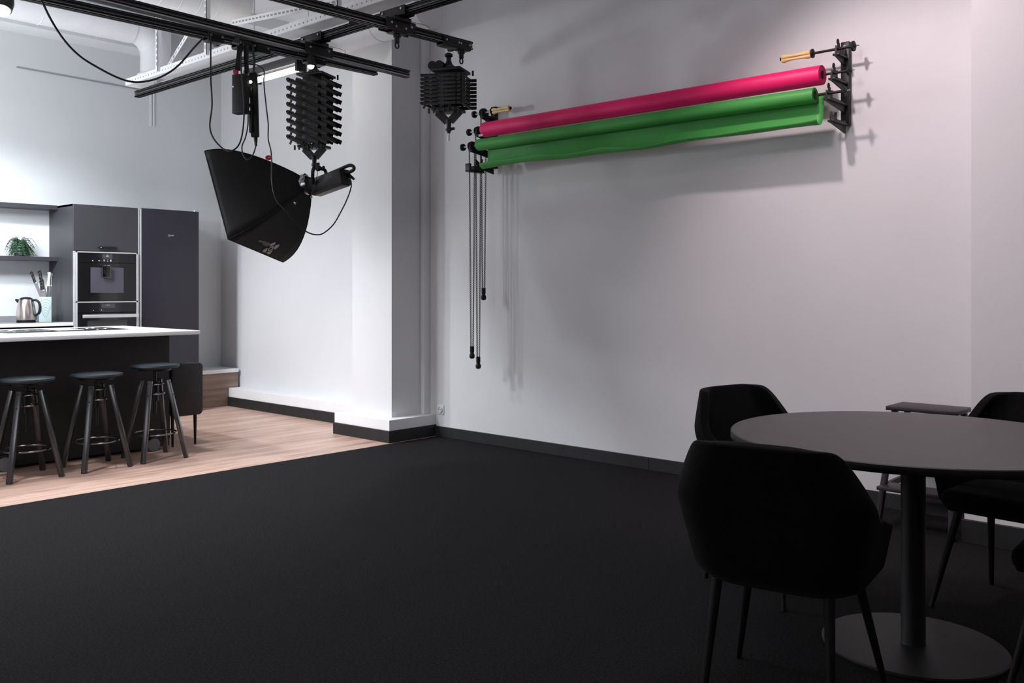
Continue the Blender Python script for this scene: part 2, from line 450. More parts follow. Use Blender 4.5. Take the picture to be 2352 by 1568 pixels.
# ceiling beams (concrete ribs)
bm_ = MB()
for yy in (6.2, 8.0):
    bm_.box((-2.4, yy, ZC-.12), (XW, yy+.22, ZC))
struct('trim_6', bm_, m_ceil, smooth=False)

def channel(p, q, w_, h_, label, name='strut_channel'):
    p, q = V(p), V(q)
    mid = (p+q)/2; t = thing(name, label, 'strut', mid)
    return t
# long white perforated channel carrying the cross rail (runs along Y)
XR = 3.79
t = thing('strut_channel', 'long white perforated steel channel above the far black rail', 'strut', (XR, 4.0, 3.125))
b = MB()
for zz in (0,):
    b.box((XR-.065, .2, 3.095), (XR-.061, 8.12, 3.155)).box((XR+.061, .2, 3.095), (XR+.065, 8.12, 3.155)).box((XR-.065, .2, 3.093), (XR+.065, 8.12, 3.097))
b.obj('channel', m_perf, t, smooth=False)
b = MB().box((XR-.02, 7.62, 3.04), (XR+.02, 7.68, 3.095)).box((XR-.05, 7.60, 3.035), (XR+.05, 7.70, 3.045))
b.obj('clamp', m_screw, t)
b = MB().box((XR-.02, 4.85, 3.04), (XR+.02, 4.92, 3.095)); b.obj('clamp', m_blk, t)
# hangers from the ceiling to the channel
for k, (yy, lab) in enumerate(((7.49, 'slotted white hanger dropping from ceiling by the duct elbow'), (6.68, 'slotted white hanger seen just below the doubled black rails'), (4.98, 'slotted white hanger at the top of the picture right of the centre brace'))):
    t = thing('slotted_hanger', lab, 'hanger', (XR-.05, yy, 3.155), 0, 'slotted hangers')
    b = MB().box((XR-.085, yy-.02, 3.12), (XR-.081, yy+.02, ZC)).box((XR-.085, yy-.02, 3.12), (XR-.05, yy-.016, ZC))
    nf = len(b.bm.faces)
    for j in range(16):
        b.box((XR-.0865, yy-.006, 3.17+j*.05), (XR-.0848, yy+.006, 3.20+j*.05))
    two_tone(b, nf, 'hanger_bar', m_white, mat('slot_shadow', (.30, .30, .31), .7, noise=(10, .05)), t)
# slotted braces
def brace(p, q, label, slot_n):
    p, q = V(p), V(q); t = thing('slotted_brace', label, 'brace', (p+q)/2, 0, 'slotted braces')
    b = MB().bar(p, q, .004, .045); nf = len(b.bm.faces); d = (q-p)/slot_n; side = V((0, 0, 1)).cross(d).normalized()*.0024
    for j in range(slot_n):
        c = p + d*(j+.5)
        for sg in (-1, 1):
            b.bar(c-d*.28+side*sg, c+d*.28+side*sg, .0012, .012)
    two_tone(b, nf, 'brace_bar', m_white, MATS['slot_shadow'], t)
brace(PT(533, 53, 6.9), PT(772, 4, 5.4), 'slotted white brace slanting between the two upper rail groups', 26)
brace(PT(432, 76, 7.4), PT(386, 152, 8.1), 'short slanting slotted brace just right of the duct elbow', 8)

# ---------------- black rails
def rail(p, q, label, h=.055, w_=.05, name='ceiling_rail', lit_edge=.004):
    p, q = V(p), V(q)
    t = thing(name, label, 'rail', (p+q)/2)
    d = (q-p).normalized(); n = V((-d.y, d.x, 0))
    # I-like extruded section: flanges, web, lips
    b = MB()
    sec = [(-w_/2, 0, w_, .006), (-w_/2, h-.006, w_, .006), (-.007, 0, .014, h), (-w_/2, 0, .006, .014), (w_/2-.006, 0, .006, .014),
           (-w_/2, h-.014, .006, .014), (w_/2-.006, h-.014, .006, .014), (-w_/2+.004, h*.36, w_-.008, .004), (-w_/2+.004, h*.60, w_-.008, .004)]
    for x0, z0, ww, hh in sec:
        c = n*(x0+ww/2) + V((0, 0, z0+hh/2))
        b.bar(p+c, q+c, ww, hh)
    b.obj('profile', m_rail, t, smooth=False)
    b = MB()
    for sg in (-1, 1):
        c = n*(sg*.0135) + V((0, 0, h*.5)); b.bar(p+c+d*.003, q+c-d*.003, .012, .006)
    obj_each(b, 'slot_lining', m_railslot, t)
    c = -n*(w_/2+.0008) + V((0, 0, .006)) if lit_edge else None
    if lit_edge: MB().bar(p+c, q+c, .0016, lit_edge).obj('lit_flange_strip', mat('lit_flange_paint', (.42, .42, .43), .45, noise=(20, .05)), t, smooth=False)  # light on the bottom flange put into colour as a pale strip
    return p, q, d, n
ZR = 2.90
rail((XR, -.6, 2.985), (XR, 8.03, 2.985), 'long black rail hung under the white perforated channel, end near the kitchen corner', lit_edge=0)
rB1 = rail((.3, 5.155, ZR+.005), (4.68, 5.365, ZR), 'upper of the doubled black rails, longer end reaching over the column', lit_edge=.009)
rB2 = rail((.3, 5.53, ZR), (4.46, 5.485, ZR), 'lower of the doubled black rails, end just left of the column edge')
rA = rail((.6, 4.54, ZR), (4.43, 4.43, ZR), 'single black rail carrying the folded scissor lift by the wall')



def trolley(c, d, label, hook=True, big=False, group='rail trolleys'):
    """carriage clamped on a rail: c = point at the rail underside"""
    c = V(c); d = V(d).normalized(); n = V((-d.y, d.x, 0)); Z = V((0, 0, 1))
    t = thing('rail_trolley', label, 'trolley', c, 0, group)
    L = .15 if big else .11
    b = MB()
    for sg in (-1, 1):
        b.bar(c+n*(sg*.034)-d*L/2+Z*.012, c+n*(sg*.034)+d*L/2+Z*.012, .008, .052, bev=.002)
    b.bar(c-d*L/2-Z*.012, c+d*L/2-Z*.012, .072, .012, bev=.002)
    b.obj('carriage', m_blk, t)
    for sa in (-1, 1):
        b = MB()
        for sg in (-1, 1):
            b.cyl(c+n*(sg*.038)+d*(sa*L*.36)+Z*.018, c+n*(sg*.045)+d*(sa*L*.36)+Z*.018, .0075, seg=12)
        obj_each(b, 'bolt', m_screw, t)
    if hook:
        MB().lathe([(.016, 0), (.016, .03), (.024, .034), (.024, .05), (.012, .055)], c-Z*.07, Z, 16).obj('stem', m_blk, t)
        MB().ring(c-Z*.088, .014, .005, n, 20, 8, sy=1.25, sx=1).obj('hook', m_blk, t)
    MB().cyl(c+n*.045+d*(L*.5)-Z*.005, c+n*.085+d*(L*.5)-Z*.005, .016, .012, 14).obj('brake_knob', m_rub, t)
    return t
def on(r, px):
    """point on rail axis seen at image column px"""
    p, q, d, n = r
    best = min(((abs((lambda v: CX+FPX*v.dot(RT)/v.dot(FW))(p+(q-p)*k/800)-px), k) for k in range(801)))[1]
    return p+(q-p)*best/800
# crossing carriages (hold a cross rail under the long rail)
def cross_carriage(r, label):
    p, q, d, n = r
    k = (XR-p.x)/(q.x-p.x); c = p+(q-p)*k
    t = thing('crossing_carriage', label, 'carriage', c, 0, 'crossing carriages')
    Z = V((0, 0, 1)); Y = V((0, 1, 0))
    b = MB()
    for sg in (-1, 1):
        b.bar(V((XR+sg*.038, c.y-.12, 3.012)), V((XR+sg*.038, c.y+.12, 3.012)), .008, .06, bev=.002)
    obj_each(b, 'upper_plate', m_blk, t)
    b = MB()
    for sg in (-1, 1):
        b.bar(c+n*sg*.038-d*.12+Z*.03, c+n*sg*.038+d*.12+Z*.03, .008, .075, bev=.002)
    obj_each(b, 'lower_plate', m_blk, t)
    MB().box((XR-.07, c.y-.06, 2.957), (XR+.07, c.y+.06, 2.985), .004).obj('spacer_block', m_blk, t)
    for i, (dx, dy) in enumerate(((-1, -.09), (-1, .09), (1, -.09), (1, .09))):
        MB().cyl((XR+dx*.042, c.y+dy, 3.02), (XR+dx*.05, c.y+dy, 3.02), .008, seg=12).obj('bolt', m_screw, t)
    for sg in (-1, 1):
        MB().cyl(c-n*.042+d*(sg*.08)+Z*.035, c-n*.05+d*(sg*.08)+Z*.035, .008, seg=12).obj('bolt', m_screw, t)
    MB().tube(smooth_path([c-n*.04+d*.12+Z*.05, c-n*.06+d*.18+Z*.03, c-n*.05+d*.20+Z*.07, V((XR-.04, c.y+.12, 3.02))], 6), .0015, 6).obj('safety_wire', m_cable, t)
cross_carriage(rB1, 'black crossing carriage joining far rail and doubled rails above the scissor lift')
cross_carriage(rA, 'black crossing carriage joining far rail and the single rail')
trolley(on(rB2, 482)+V((0, -.05, -.012)), rB2[2], 'small black trolley on the doubled rails where two cables hang', hook=False)
trolley(on(rB2, 562)+V((0, 0, -.005)), rB2[2], 'black trolley on the doubled rails above the hanging power box', hook=False, big=True)
trolley(on(rB2, 593)+V((0, 0, -.005)), rB2[2], 'black trolley on the doubled rails above the power strip', hook=False, big=True)
trolley(on(rA, 912), rA[2], 'empty black trolley hook hanging from the single rail', group='trolleys on the single rail')
trolley(on(rA, 1060)+V((0, 0, 0)), rA[2], 'short trolley with hook at the very end of the single rail', group='trolleys on the single rail')
cP1 = on(rB2, 722)
trolley(cP1, rB2[2], 'black trolley carrying the opened scissor lift', hook=False, big=True)
cP2 = on(rA, 1030)
trolley(cP2+V((0, 0, 0)), rA[2], 'black trolley carrying the folded scissor lift', hook=False, big=True, group='trolleys on the single rail')

# ---------------- scissor lifts
def scissor(c, ztop, tiers, step, label, bh=.02, hw=.155, cyl_top=True):
    """c: xy axis; arms spread along the image-plane horizontal; ztop first tier"""
    c = V((c.x, c.y, 0)); Z = V((0, 0, 1))
    a = (RT*.95 - FW*.31).normalized(); b_ = V((-a.y, a.x, 0))
    t = thing('scissor_lift', label, 'scissor lift', (c.x, c.y, ztop))
    zb = ztop-(tiers)*step
    # top yoke
    b = MB()
    b.bar(c+a*-.09+Z*(ztop+.035), c+a*.12+Z*(ztop+.035), .20, .018, bev=.003)
    b.bar(c+Z*(ztop+.04), c+Z*(ztop+.085), .15, .02, up=b_, wx2=.05, wy2=.03)
    for i in range(-3, 4):
        b.bar(c+a*(i*.045)+b_*.10+Z*(ztop+.02), c+a*(i*.045)+b_*.10+Z*(ztop+.055), .006, .012, up=a)
    b.obj('top_plate', m_blk, t)
    MB().lathe([(.028, 0), (.02, .02), (.016, .03), (.016, .05), (.027, .058), (.027, .072), (.015, .08)], c+Z*(ztop+.08), Z, 18).obj('swivel_stem', m_blk, t)
    if cyl_top:
        for i in (0, 1):
            q = c-a*(.10-.05*i)+Z*(ztop+.075)
            MB().cyl(q-b_*.05, q+b_*.03, .03, seg=20).obj('spring_drum', m_rub, t)
    n = tiers
    for k in range(n):
        z1 = ztop-k*step; z0 = z1-step
        b = MB()
        drop = .44 if step > .04 else .06
        for off, back in ((-.105, 0), (.11, 1)):
            x0 = -hw
            nb = 4
            ln = .125; pitch = (2*hw-ln)/(nb-1)
            for j in range(nb):
                xa = -hw+j*pitch
                zt = z1 + (.028 if back else 0)*(step > .04)
                b.bar(c+a*xa+b_*(off+.009*(j % 2))+Z*(zt-.002), c+a*(xa+ln)+b_*(off+.009*(j % 2))+Z*(zt-.002-drop*ln), .007, bh, bev=.002)
            # rising links between the falling ones
            for j in range(nb):
                xm = -hw+.02+j*pitch*.98
                zt = z1 + (.028 if back else 0)*(step > .04)
                b.bar(c+a*(xm-.012)+b_*(off+.02)+Z*(zt-.045*step/.058-.012), c+a*(xm+.012)+b_*(off+.02)+Z*(zt+.004), .007, bh*.6)
        for sx in (-1, 1):
            b.bar(c+a*(sx*(hw-.03))-b_*.11+Z*(z1-.01), c+a*(sx*(hw-.03))+b_*.115+Z*(z1-step*.5), .007, bh*.7)
        b.bar(c-b_*.11+Z*(z1-.02), c+b_*.12+Z*(z1-step*.6), .02, bh*.6)
        b.obj('scissor_arm', m_blk, t)
        b = MB()
        for off in (-.105, .11):
            q = c-a*(hw-.006)+b_*off+Z*(z1-.001)
            b.cyl(q-b_*.009, q+b_*.012, bh*.42, seg=12)
        obj_each(b, 'pivot', m_rub, t)
        if k % 2 == 0:
            q = c+a*(hw-.005)-b_*.105+Z*(z1-.002-drop*.125+.004)
            MB().cyl(q, q+a*.022-Z*.002, .006, seg=10).obj('grease_nipple', m_blk, t)
    # bottom yoke
    b = MB()
    b.bar(c-a*.09+Z*(zb-.012), c+a*.09+Z*(zb-.012), .17, .02, bev=.003)
    for i in range(-3, 4):
        b.bar(c+a*(i*.035)-b_*.09+Z*(zb-.008), c+a*(i*.035)-b_*.09+Z*(zb-.042), .006, .012, up=a)
    for sg in (-1, 1):
        b.bar(c+a*(sg*.08)+Z*(zb-.02), c+a*(sg*.012)+Z*(zb-.085), .05, .016, up=b_)
    b.obj('bottom_plate', m_blk, t)
    MB().lathe([(.012, 0), (.012, .012), (.02, .016), (.02, .032), (.014, .036), (.018, .075), (.022, .09)], c+Z*(zb-.165), Z, 18).obj('socket_stem', m_blk, t)
    MB().cyl(c-a*.012+Z*(zb-.138), c+a*.04+Z*(zb-.135), .010, seg=12).obj('lock_knob', m_rub, t)
    return c, zb-.165
# opened one under doubled rails, folded one under the single rail
c1, z1_ = scissor(cP1, cP1.z-.135, 8, .058, 'opened black scissor lift carrying the softbox lamp', cyl_top=False, bh=.031)
c2, z2_ = scissor(cP2, cP2.z-.215, 8, .0265, 'folded black scissor lift hanging empty by the wall', bh=.022, hw=.155)
t2 = [o for o in COL.objects if o.name.startswith('scissor_lift')][-1]
MB().cyl((c2.x, c2.y, z2_-.045), (c2.x, c2.y, z2_), .007, seg=12).cyl((c2.x, c2.y, z2_-.052), (c2.x, c2.y, z2_-.045), .0085, seg=12).obj('spigot', m_steel, t2)
# stem from opened lift to the lamp
# ================================================================== LAMP HEAD + SOFTBOX
tH = 6.42
hub = PT(704, 424, tH)                                   # speed ring centre
Mo = PT(560, 474.5, tH+.16)                              # centre of the front opening
cA, cB, cC = PT(470, 347, 6.28), PT(524, 549, 6.10), PT(650, 602, 6.95)
ea = (cA-cB); eb = (cC-cB)
best = min((abs((PT(650, 602, 6.0+k*.01)-cB).normalized().dot(ea.normalized())), k) for k in range(200))
eb = PT(650, 602, 6.0+best[1]*.01)-cB
eb = eb - ea*(eb.dot(ea)/ea.length_squared)
cC = cB+eb; cD = cA+eb
ctr = (cA+cC)/2
ax = ea.cross(eb).normalized()
if ax.dot(ctr-hub) < 0: ax = -ax
hub = ctr - ax*(ctr-hub).dot(ax)                         # hub on the axis
hub0 = PT(704, 424, tH); hub = hub.lerp(hub0, .9)
tsb = thing('softbox', 'big black rectangular softbox with a grey printed mark, tilted down left', 'softbox', hub)
corners = [cA, cB, cC, cD]
NS, NT = 14, 10
u1, u2 = ea.normalized(), eb.normalized()
RH = .062
hubc = []
for cc in corners:
    e = cc-ctr; hubc.append(hub + (u1*math.copysign(1, e.dot(u1)) + u2*math.copysign(1, e.dot(u2))).normalized()*RH)
def rod(i, s):
    p0, p1 = hubc[i], corners[i]
    base = hub.lerp(ctr, s)
    r0 = p0-hub; r1 = p1-ctr
    g = .12*s+.88*math.sin(s*PI/2)**.9
    return base + r0*(1-g) + r1*g
for i in range(4):
    j = (i+1) % 4
    rows = []
    for a_ in range(NS+1):
        s = a_/NS
        P0, P1 = rod(i, s), rod(j, s)
        row = []
        for b_ in range(NT+1):
            tt = b_/NT; p = P0.lerp(P1, tt)
            inward = (hub.lerp(ctr, s)-p)
            p = p + inward*(.055*math.sin(PI*tt)*math.sin(PI*min(1, s*1.0)))
            row.append(p)
        rows.append(row)
    o = MB().grid(rows).obj('fabric_panel', m_soft, tsb, mods=[('SOLIDIFY', dict(thickness=.004, offset=0))])
b = MB()
for i in range(4):
    b.bar(corners[i], corners[(i+1) % 4], .006, .006)
b.obj('front_rim', m_soft, tsb)
MB().poly([c_.lerp(ctr, .05)-ax*.012 for c_ in corners], .002, ax).obj('diffuser', mat('diffuser_cloth', (.75, .75, .75), .8, noise=(30, .02)), tsb)
MB().lathe([(.055, -.02), (.075, -.02), (.078, 0), (.075, .02), (.055, .02), (.052, 0)], hub, ax, 36, cap=False).obj('speed_ring', m_chrome, tsb)
for i, (px_, py_, tt_) in enumerate(((677, 466, 6.24), (715, 453, 6.36))):
    MB().sphere(PT(px_, py_, tt_), .0095, 12).obj('rod_tip', m_steel, tsb)
# corner seams
for i in range(4):
    MB().tube([rod(i, s/16) for s in range(17)], .004, 6).obj('rod_seam', m_soft, tsb)
# printed mark on the lower panel (between corner B and C)
def on_panel(s, tt, lift=.0045):
    P0, P1 = rod(1, s), rod(2, s); p = P0.lerp(P1, tt); inward = (hub.lerp(ctr, s)-p)
    p = p + inward*(.055*math.sin(PI*tt)*math.sin(PI*min(1, s)))
    nrm = (rod(2, s)-rod(1, s)).cross(rod(1, min(1, s+.05))-rod(1, s-.05)).normalized()
    if nrm.dot(p-hub.lerp(ctr, s)) < 0: nrm = -nrm
    return p + nrm*lift, nrm
def proj(v):
    v = v-V((0, 0, H)); d = v.dot(FW); return CX+FPX*v.dot(RT)/d, CY-FPX*v.z/d
def panel_at(px, py):
    """invert the panel parametrisation numerically"""
    best = None
    s, tt = .85, .5
    for it in range(40):
        p, _ = on_panel(s, tt); x0, y0 = proj(p)
        e = 1e-3
        xs, ys = proj(on_panel(s+e, tt)[0]); xt, yt = proj(on_panel(s, tt+e)[0])
        a11, a12, a21, a22 = (xs-x0)/e, (xt-x0)/e, (ys-y0)/e, (yt-y0)/e
        det = a11*a22-a12*a21
        dx, dy = px-x0, py-y0
        s += .7*(a22*dx-a12*dy)/det; tt += .7*(-a21*dx+a11*dy)/det
        s = min(.985, max(.2, s)); tt = min(.98, max(.02, tt))
    return on_panel(s, tt)
def zp(x, y): return 580+x/22.4, 530+y/22.4      # pixel in the close-up to frame pixel
def print_shape(pts, name='printed_mark'):
    P = [panel_at(*zp(x, y)) for x, y in pts]
    n = sum((q[1] for q in P), V((0, 0, 0))).normalized()
    return P, n
petals = [[(850, 805), (1060, 745), (1165, 690), (1190, 575), (1080, 605), (950, 660)],
          [(1100, 955), (1130, 800), (1190, 735), (1395, 690), (1330, 825), (1220, 910)],
          [(775, 870), (745, 1000), (665, 1115), (515, 1060), (530, 1010), (640, 930)],
          [(720, 1130), (790, 1075), (900, 1050), (1030, 985), (970, 1100), (900, 1190), (820, 1205)]]
b = MB()
for pt in petals:
    P, n = print_shape(pt); b.poly([q[0] for q in P], .001, n)
# eye-shaped ring in the middle
oc = [(790, 1030), (790, 960), (840, 880), (930, 815), (1040, 785), (1100, 800), (1095, 880), (1030, 950), (940, 1000), (860, 1030)]
ic = [(850, 975), (845, 940), (880, 900), (930, 870), (990, 850), (1030, 855), (1030, 875), (990, 915), (940, 945), (890, 975)]
Po, n = print_shape(oc); Pi, _ = print_shape(ic)
vo = [b.bm.verts.new(q[0]+n*.0012) for q in Po]; vi = [b.bm.verts.new(q[0]+n*.0012) for q in Pi]
for k in range(10):
    b.bm.faces.new((vo[k], vo[(k+1) % 10], vi[(k+1) % 10], vi[k]))
b.obj('printed_emblem', m_grey_logo, tsb, smooth=False)
def print_text(body, pa, pb, hpx, name):
    A, nA = panel_at(*zp(*pa)); B_, nB = panel_at(*zp(*pb))
    x = (B_-A).normalized(); n = (nA+nB).normalized()
    y = n.cross(x)
    if y.z < 0: y = -y
    up = x.cross(y)
    L = (B_-A).length
    o = text_obj(name, body, m_grey_logo, tsb, A+n*.002, x, y, 1.0, depth=.0001)
    # rescale the lettering to the measured length
    me = o.data; o0 = WL[tsb.name]; org = A+n*.002-o0
    ext = max((v.co-org).dot(x) for v in me.vertices); k = L/ext
    for v in me.vertices: v.co = org+(v.co-org)*k
    return o
print_text('quadralite', (285, 520), (845, 730), 60, 'printed_lettering')
print_text('studio', (485, 685), (740, 790), 40, 'printed_lettering')
# red hook-and-loop tie on the top edge
q = PT(617, 362, 6.22)
MB().ring(q, .015, .008, (UP*.5-FW*.8+RT*.1), 20, 8, sy=.8).obj('cable_tie', m_redvel, tsb)

# ---- flash head
th = thing('studio_flash', 'black studio flash head behind the softbox with a rear handle', 'studio flash', PT(735, 420, tH-.05))
bk = PT(803, 402, tH-.20); fr = PT(722, 432, tH-.02)
dirb = (bk-fr).normalized()
upv = (UP - dirb*UP.dot(dirb)).normalized(); sd = dirb.cross(upv)
MB().bar(fr-dirb*.01, bk-dirb*.035, .112, .112, up=upv, bev=.014).obj('housing', m_blk, th)
MB().cyl(hub0-ax*.005, fr+dirb*.0, .056, .056, 28).obj('front_collar', m_rub, th)
MB().ring(hub0.lerp(fr, .45), .057, .004, dirb, 32, 6).obj('red_band', m_red, th)
MB().bar(fr+dirb*.015-upv*.058, bk-dirb*.045-upv*.058, .075, .008, up=upv, bev=.002).obj('base_ridge', mat('grey_plastic', (.045, .045, .048), .5, noise=(20, .1)), th)
hp = [fr.lerp(bk, .30)+upv*.058, fr.lerp(bk, .70)+upv*.062, bk+dirb*.005+upv*.066, bk+dirb*.045+upv*.048, bk+dirb*.042+upv*.026, bk-dirb*.005+upv*.020, bk-dirb*.035+upv*.030]
MB().tube(smooth_path(hp, 5), .012, 10).obj('handle', m_blk, th)
MB().cyl(bk-dirb*.045+upv*.025-sd*.03, bk+dirb*.015-upv*.03-sd*.02, .014, .008, 12).obj('power_plug', m_rub, th)
# yoke bracket to the lift
top = V((c1.x, c1.y, z1_))
fork_top = PT(731, 386, tH-.08)
b = MB()
for sg in (-1, 1):
    b.tube(smooth_path([fork_top+sd*(sg*.01), fork_top+sd*(sg*.055)-UP*.012+dirb*.01, fork_top+sd*(sg*.066)-UP*.06+dirb*.012, fr+dirb*.055+sd*(sg*.062)+upv*.01], 6), .012, 10)
b.obj('tilt_yoke', m_blk, th)
MB().lathe([(.012, 0), (.022, .004), (.022, .02), (.014, .026), (.014, (top-fork_top).length)], fork_top, (top-fork_top), 16).obj('mounting_stem', m_blk, th)
q = fork_top.lerp(top, .35)
MB().cyl(q, q+RT*.045+UP*.004, .007, seg=10).sphere(q+RT*.048+UP*.006, .011, 10).obj('clamp_lever', m_rub, th)
q = fork_top.lerp(top, .12)
MB().cyl(q, q-RT*.032-UP*.006, .004, seg=8).obj('clamp_screw', m_blk, th)
side = -sd if (-sd).dot(FW) < 0 else sd
text_obj('printed_lettering', 'UP 700', mat('faint_grey_print', (.10, .10, .10), .6, noise=(60, .05)), th, fr.lerp(bk, .30)+side*.0565+upv*.012, dirb, upv, .042, depth=.0004)

# ================================================================== HANGING POWER GEAR
def along(pxs, r, name, label, cat='cable', mt=None, seg=8, group=None):
    pts = [PT(*p) for p in pxs]
    o = MB().tube(smooth_path(pts, 8), r, seg).obj(name, mt or m_cable)
    tag(o, label, cat, group); at_origin(o); return o
def tY(px, Y): return Y/ray(px, 0).y
# power box
a0 = PY(536, 168, 5.36); a1 = PY(573, 262, 5.36)
t = thing('power_box', 'flat black power adapter hanging upright from straps, red tab on top', 'power adapter', (a0.x, 5.36, a1.z))
dd = (RT*.80+FW*.6).normalized()
c0 = PY(553, 262, 5.38); zt = PY(553, 172, 5.38).z
b = MB().bar(V((c0.x, c0.y, c0.z)), V((c0.x, c0.y, zt)), .095, .062, up=(RT*.35+FW*.94), bev=.005)
b.obj('case', m_rub, t)
q = PY(541, 166, 5.36)
MB().bar(q-RT*.012, q+RT*.016, .03, .028, bev=.003).obj('red_tab', m_red, t)
b = MB()
b.bar(PY(546, 162, 5.38), PY(552, 105, 5.42), .034, .008, up=FW).bar(PY(566, 170, 5.38), PY(563, 105, 5.42), .022, .008, up=FW)
b.obj('strap', m_rub, t)
MB().bar(PY(541, 100, 5.40), PY(546, 88, 5.41), .05, .02, up=FW, wx2=.02).obj('strap_clip', m_blk, t)
MB().sphere(PY(535, 199, 5.35), .005, 8).obj('status_light', m_icon, t)
# power strip
t = thing('power_strip', 'long black power strip hanging upright beside the power adapter', 'power strip', PY(585, 318, 5.42))
MB().bar(PY(586, 315, 5.42), PY(582, 168, 5.42), .050, .04, up=FW, bev=.006).obj('strip_body', m_rub, t)
for (y0, y1) in ((200, 225), (255, 305)):
    MB().bar(PY(577, y1, 5.42), PY(577, y0, 5.42), .022, .035, up=FW, bev=.003).obj('plug', m_blk, t)
MB().bar(PY(577, 245, 5.42), PY(574, 237, 5.42), .05, .03, up=FW, bev=.003).obj('socket_cover', m_blk, t)
MB().sphere(PY(575.5, 188, 5.36), .010, 10).obj('tube_end_glow', m_bulb, t)  # added glow standing in for the tube lamp's end, not a strip part
MB().cyl(PY(588, 335, 5.42), PY(587, 314, 5.42), .008, .014, 12).obj('cable_boot', m_rub, t)
MB().tube(smooth_path([PY(582, 168, 5.42), PY(584, 145, 5.42), PY(582, 125, 5.42), PY(581, 103, 5.45)], 6), .008, 8).obj('hanging_cord', m_cable, t)
MB().tube(smooth_path([PY(570, 168, 5.42), PY(567, 140, 5.42), PY(569, 105, 5.45)], 6), .010, 8).obj('hanging_cord', m_cable, t)
MB().bar(PY(574, 126, 5.5), PY(575, 112, 5.5), .045, .03, up=FW, bev=.004).obj('junction_block', m_rubw, t)

c = [(92, -6, 4.95), (120, 50, 5.0), (150, 95, 5.1), (185, 130, 5.2), (230, 158, 5.3), (270, 178, 5.4), (305, 188, 5.5), (340, 186, 5.55), (375, 174, 5.65), (410, 150, 5.7), (445, 110, 5.75), (470, 84, 5.83)]
along(c, .0062, 'power_cable', 'long slack black cable looping below the doubled rails at the left')
c = [(484, 80, 5.85), (484, 130, 5.85), (484, 180, 5.85), (487, 240, 5.85), (482, 290, 5.85), (492, 320, 5.85), (515, 343, 5.85), (535, 345, 5.85), (552, 325, 5.85), (560, 275, 5.84), (559, 210, 5.84), (553, 150, 5.95), (555, 120, 6.05), (560, 100, 6.10)]
along(c, .0052, 'power_cable', 'black cable dropping beside the adapter in a long U above the softbox')
c = [(570, 258, 6.02), (569, 290, 6.0), (563, 318, 6.0), (556, 335, 5.98), (558, 355, 5.96), (569, 367, 5.96), (580, 357, 5.96), (587, 338, 6.0), (588, 326, 6.05)]
along(c, .0045, 'power_cable', 'short black cable looping from the adapter up to the power strip')
c = [(574, 148, 6.2), (592, 150, 6.2), (606, 163, 6.2), (606, 190, 6.1), (611, 240, 6.1), (616, 285, 6.1), (616, 318, 6.1), (622, 345, 6.08), (624, 370, 6.03), (624, 410, 5.96), (628, 440, 5.93), (636, 462, 5.93), (650, 478, 5.93), (664, 494, 5.95), (684, 515, 6.0), (706, 533, 6.05), (728, 539, 6.1), (745, 534, 6.1), (766, 515, 6.1), (782, 488, 6.1), (796, 460, 6.12), (806, 432, 6.14), (806, 415, 6.16), (801, 408, 6.18)]
along(c, .0045, 'power_cable', 'thin black cable running over the softbox to the rear of the flash head')
c = [(728, 360, 6.36), (726, 375, 6.3), (729, 390, 6.25), (727, 410, 6.22), (720, 430, 6.22), (715, 446, 6.3)]
along(c, .0025, 'sync_cord', 'thin cord hanging down the front of the flash yoke', 'cord')

# ================================================================== CEILING LAMPS
# linear tube lamp behind the flash rail
t = thing('tube_lamp', 'lit tube lamp in a grey housing behind the power strip', 'lamp', PX(640, 172, 4.38))
pa, pb = PX(588, 183, 4.38), PX(691, 158, 4.38)
zz = (pa.z+pb.z)/2
ha, hb = PX(570, 180, 4.42), PX(724, 140, 4.42)
MB().bar((4.42, ha.y, zz+.085), (4.42, hb.y, zz+.085), .10, .07, bev=.004).obj('housing', mat('lamp_housing', (.035, .032, .036), .5, noise=(10, .05)), t)
MB().cyl((4.38, pa.y, zz), (4.38, pb.y, zz), .024, seg=20).obj('tube', m_tube, t)
for yy in (pa.y, pb.y):
    MB().box((4.33, yy-.014, zz-.03), (4.43, yy+.014, zz+.07), .004).obj('end_cap', m_blk, t)
MB().cyl((4.42, ha.y-.1, zz+.12), (4.42, ha.y-.1, ZC), .006, seg=8).obj('hanger_rod', m_white, t)
MB().cyl((4.42, hb.y+.1, zz+.12), (4.42, hb.y+.1, ZC), .006, seg=8).obj('hanger_rod', m_white, t)
def spot_lamp(px_, py_, X, r, label):
    p = PX(px_, py_, X)
    t = thing('spot_lamp', label, 'lamp', p, 0, 'round kitchen spot lamps')
    MB().lathe([(r*1.15, 0), (r*1.25, r*1.2), (r*.9, r*3), (r*.3, r*3.2)], p, UP+V((.3, .3, 0)), 24).obj('lamp_body', m_blk, t)
    MB().sphere(p, r, 16).obj('bulb', m_bulb, t)
    MB().cyl(p+V((.0, .0, r*2.4)), (p.x, p.y, ZC), .006, seg=8).obj('hanger_rod', m_blk, t)
p_ = PT(714, 151, 6.28)
t = thing('spot_lamp', 'small lit round lamp just above the opened scissor lift', 'lamp', p_, 0, 'round kitchen spot lamps')
MB().lathe([(.027, 0), (.030, .02), (.024, .05), (.012, .075)], p_, UP, 20).obj('lamp_body', m_blk, t)
MB().sphere(p_, .023, 16).obj('bulb', m_bulb, t)
spot_lamp(6, 22, 2.05, .045, 'bright round lamp at the top left corner')

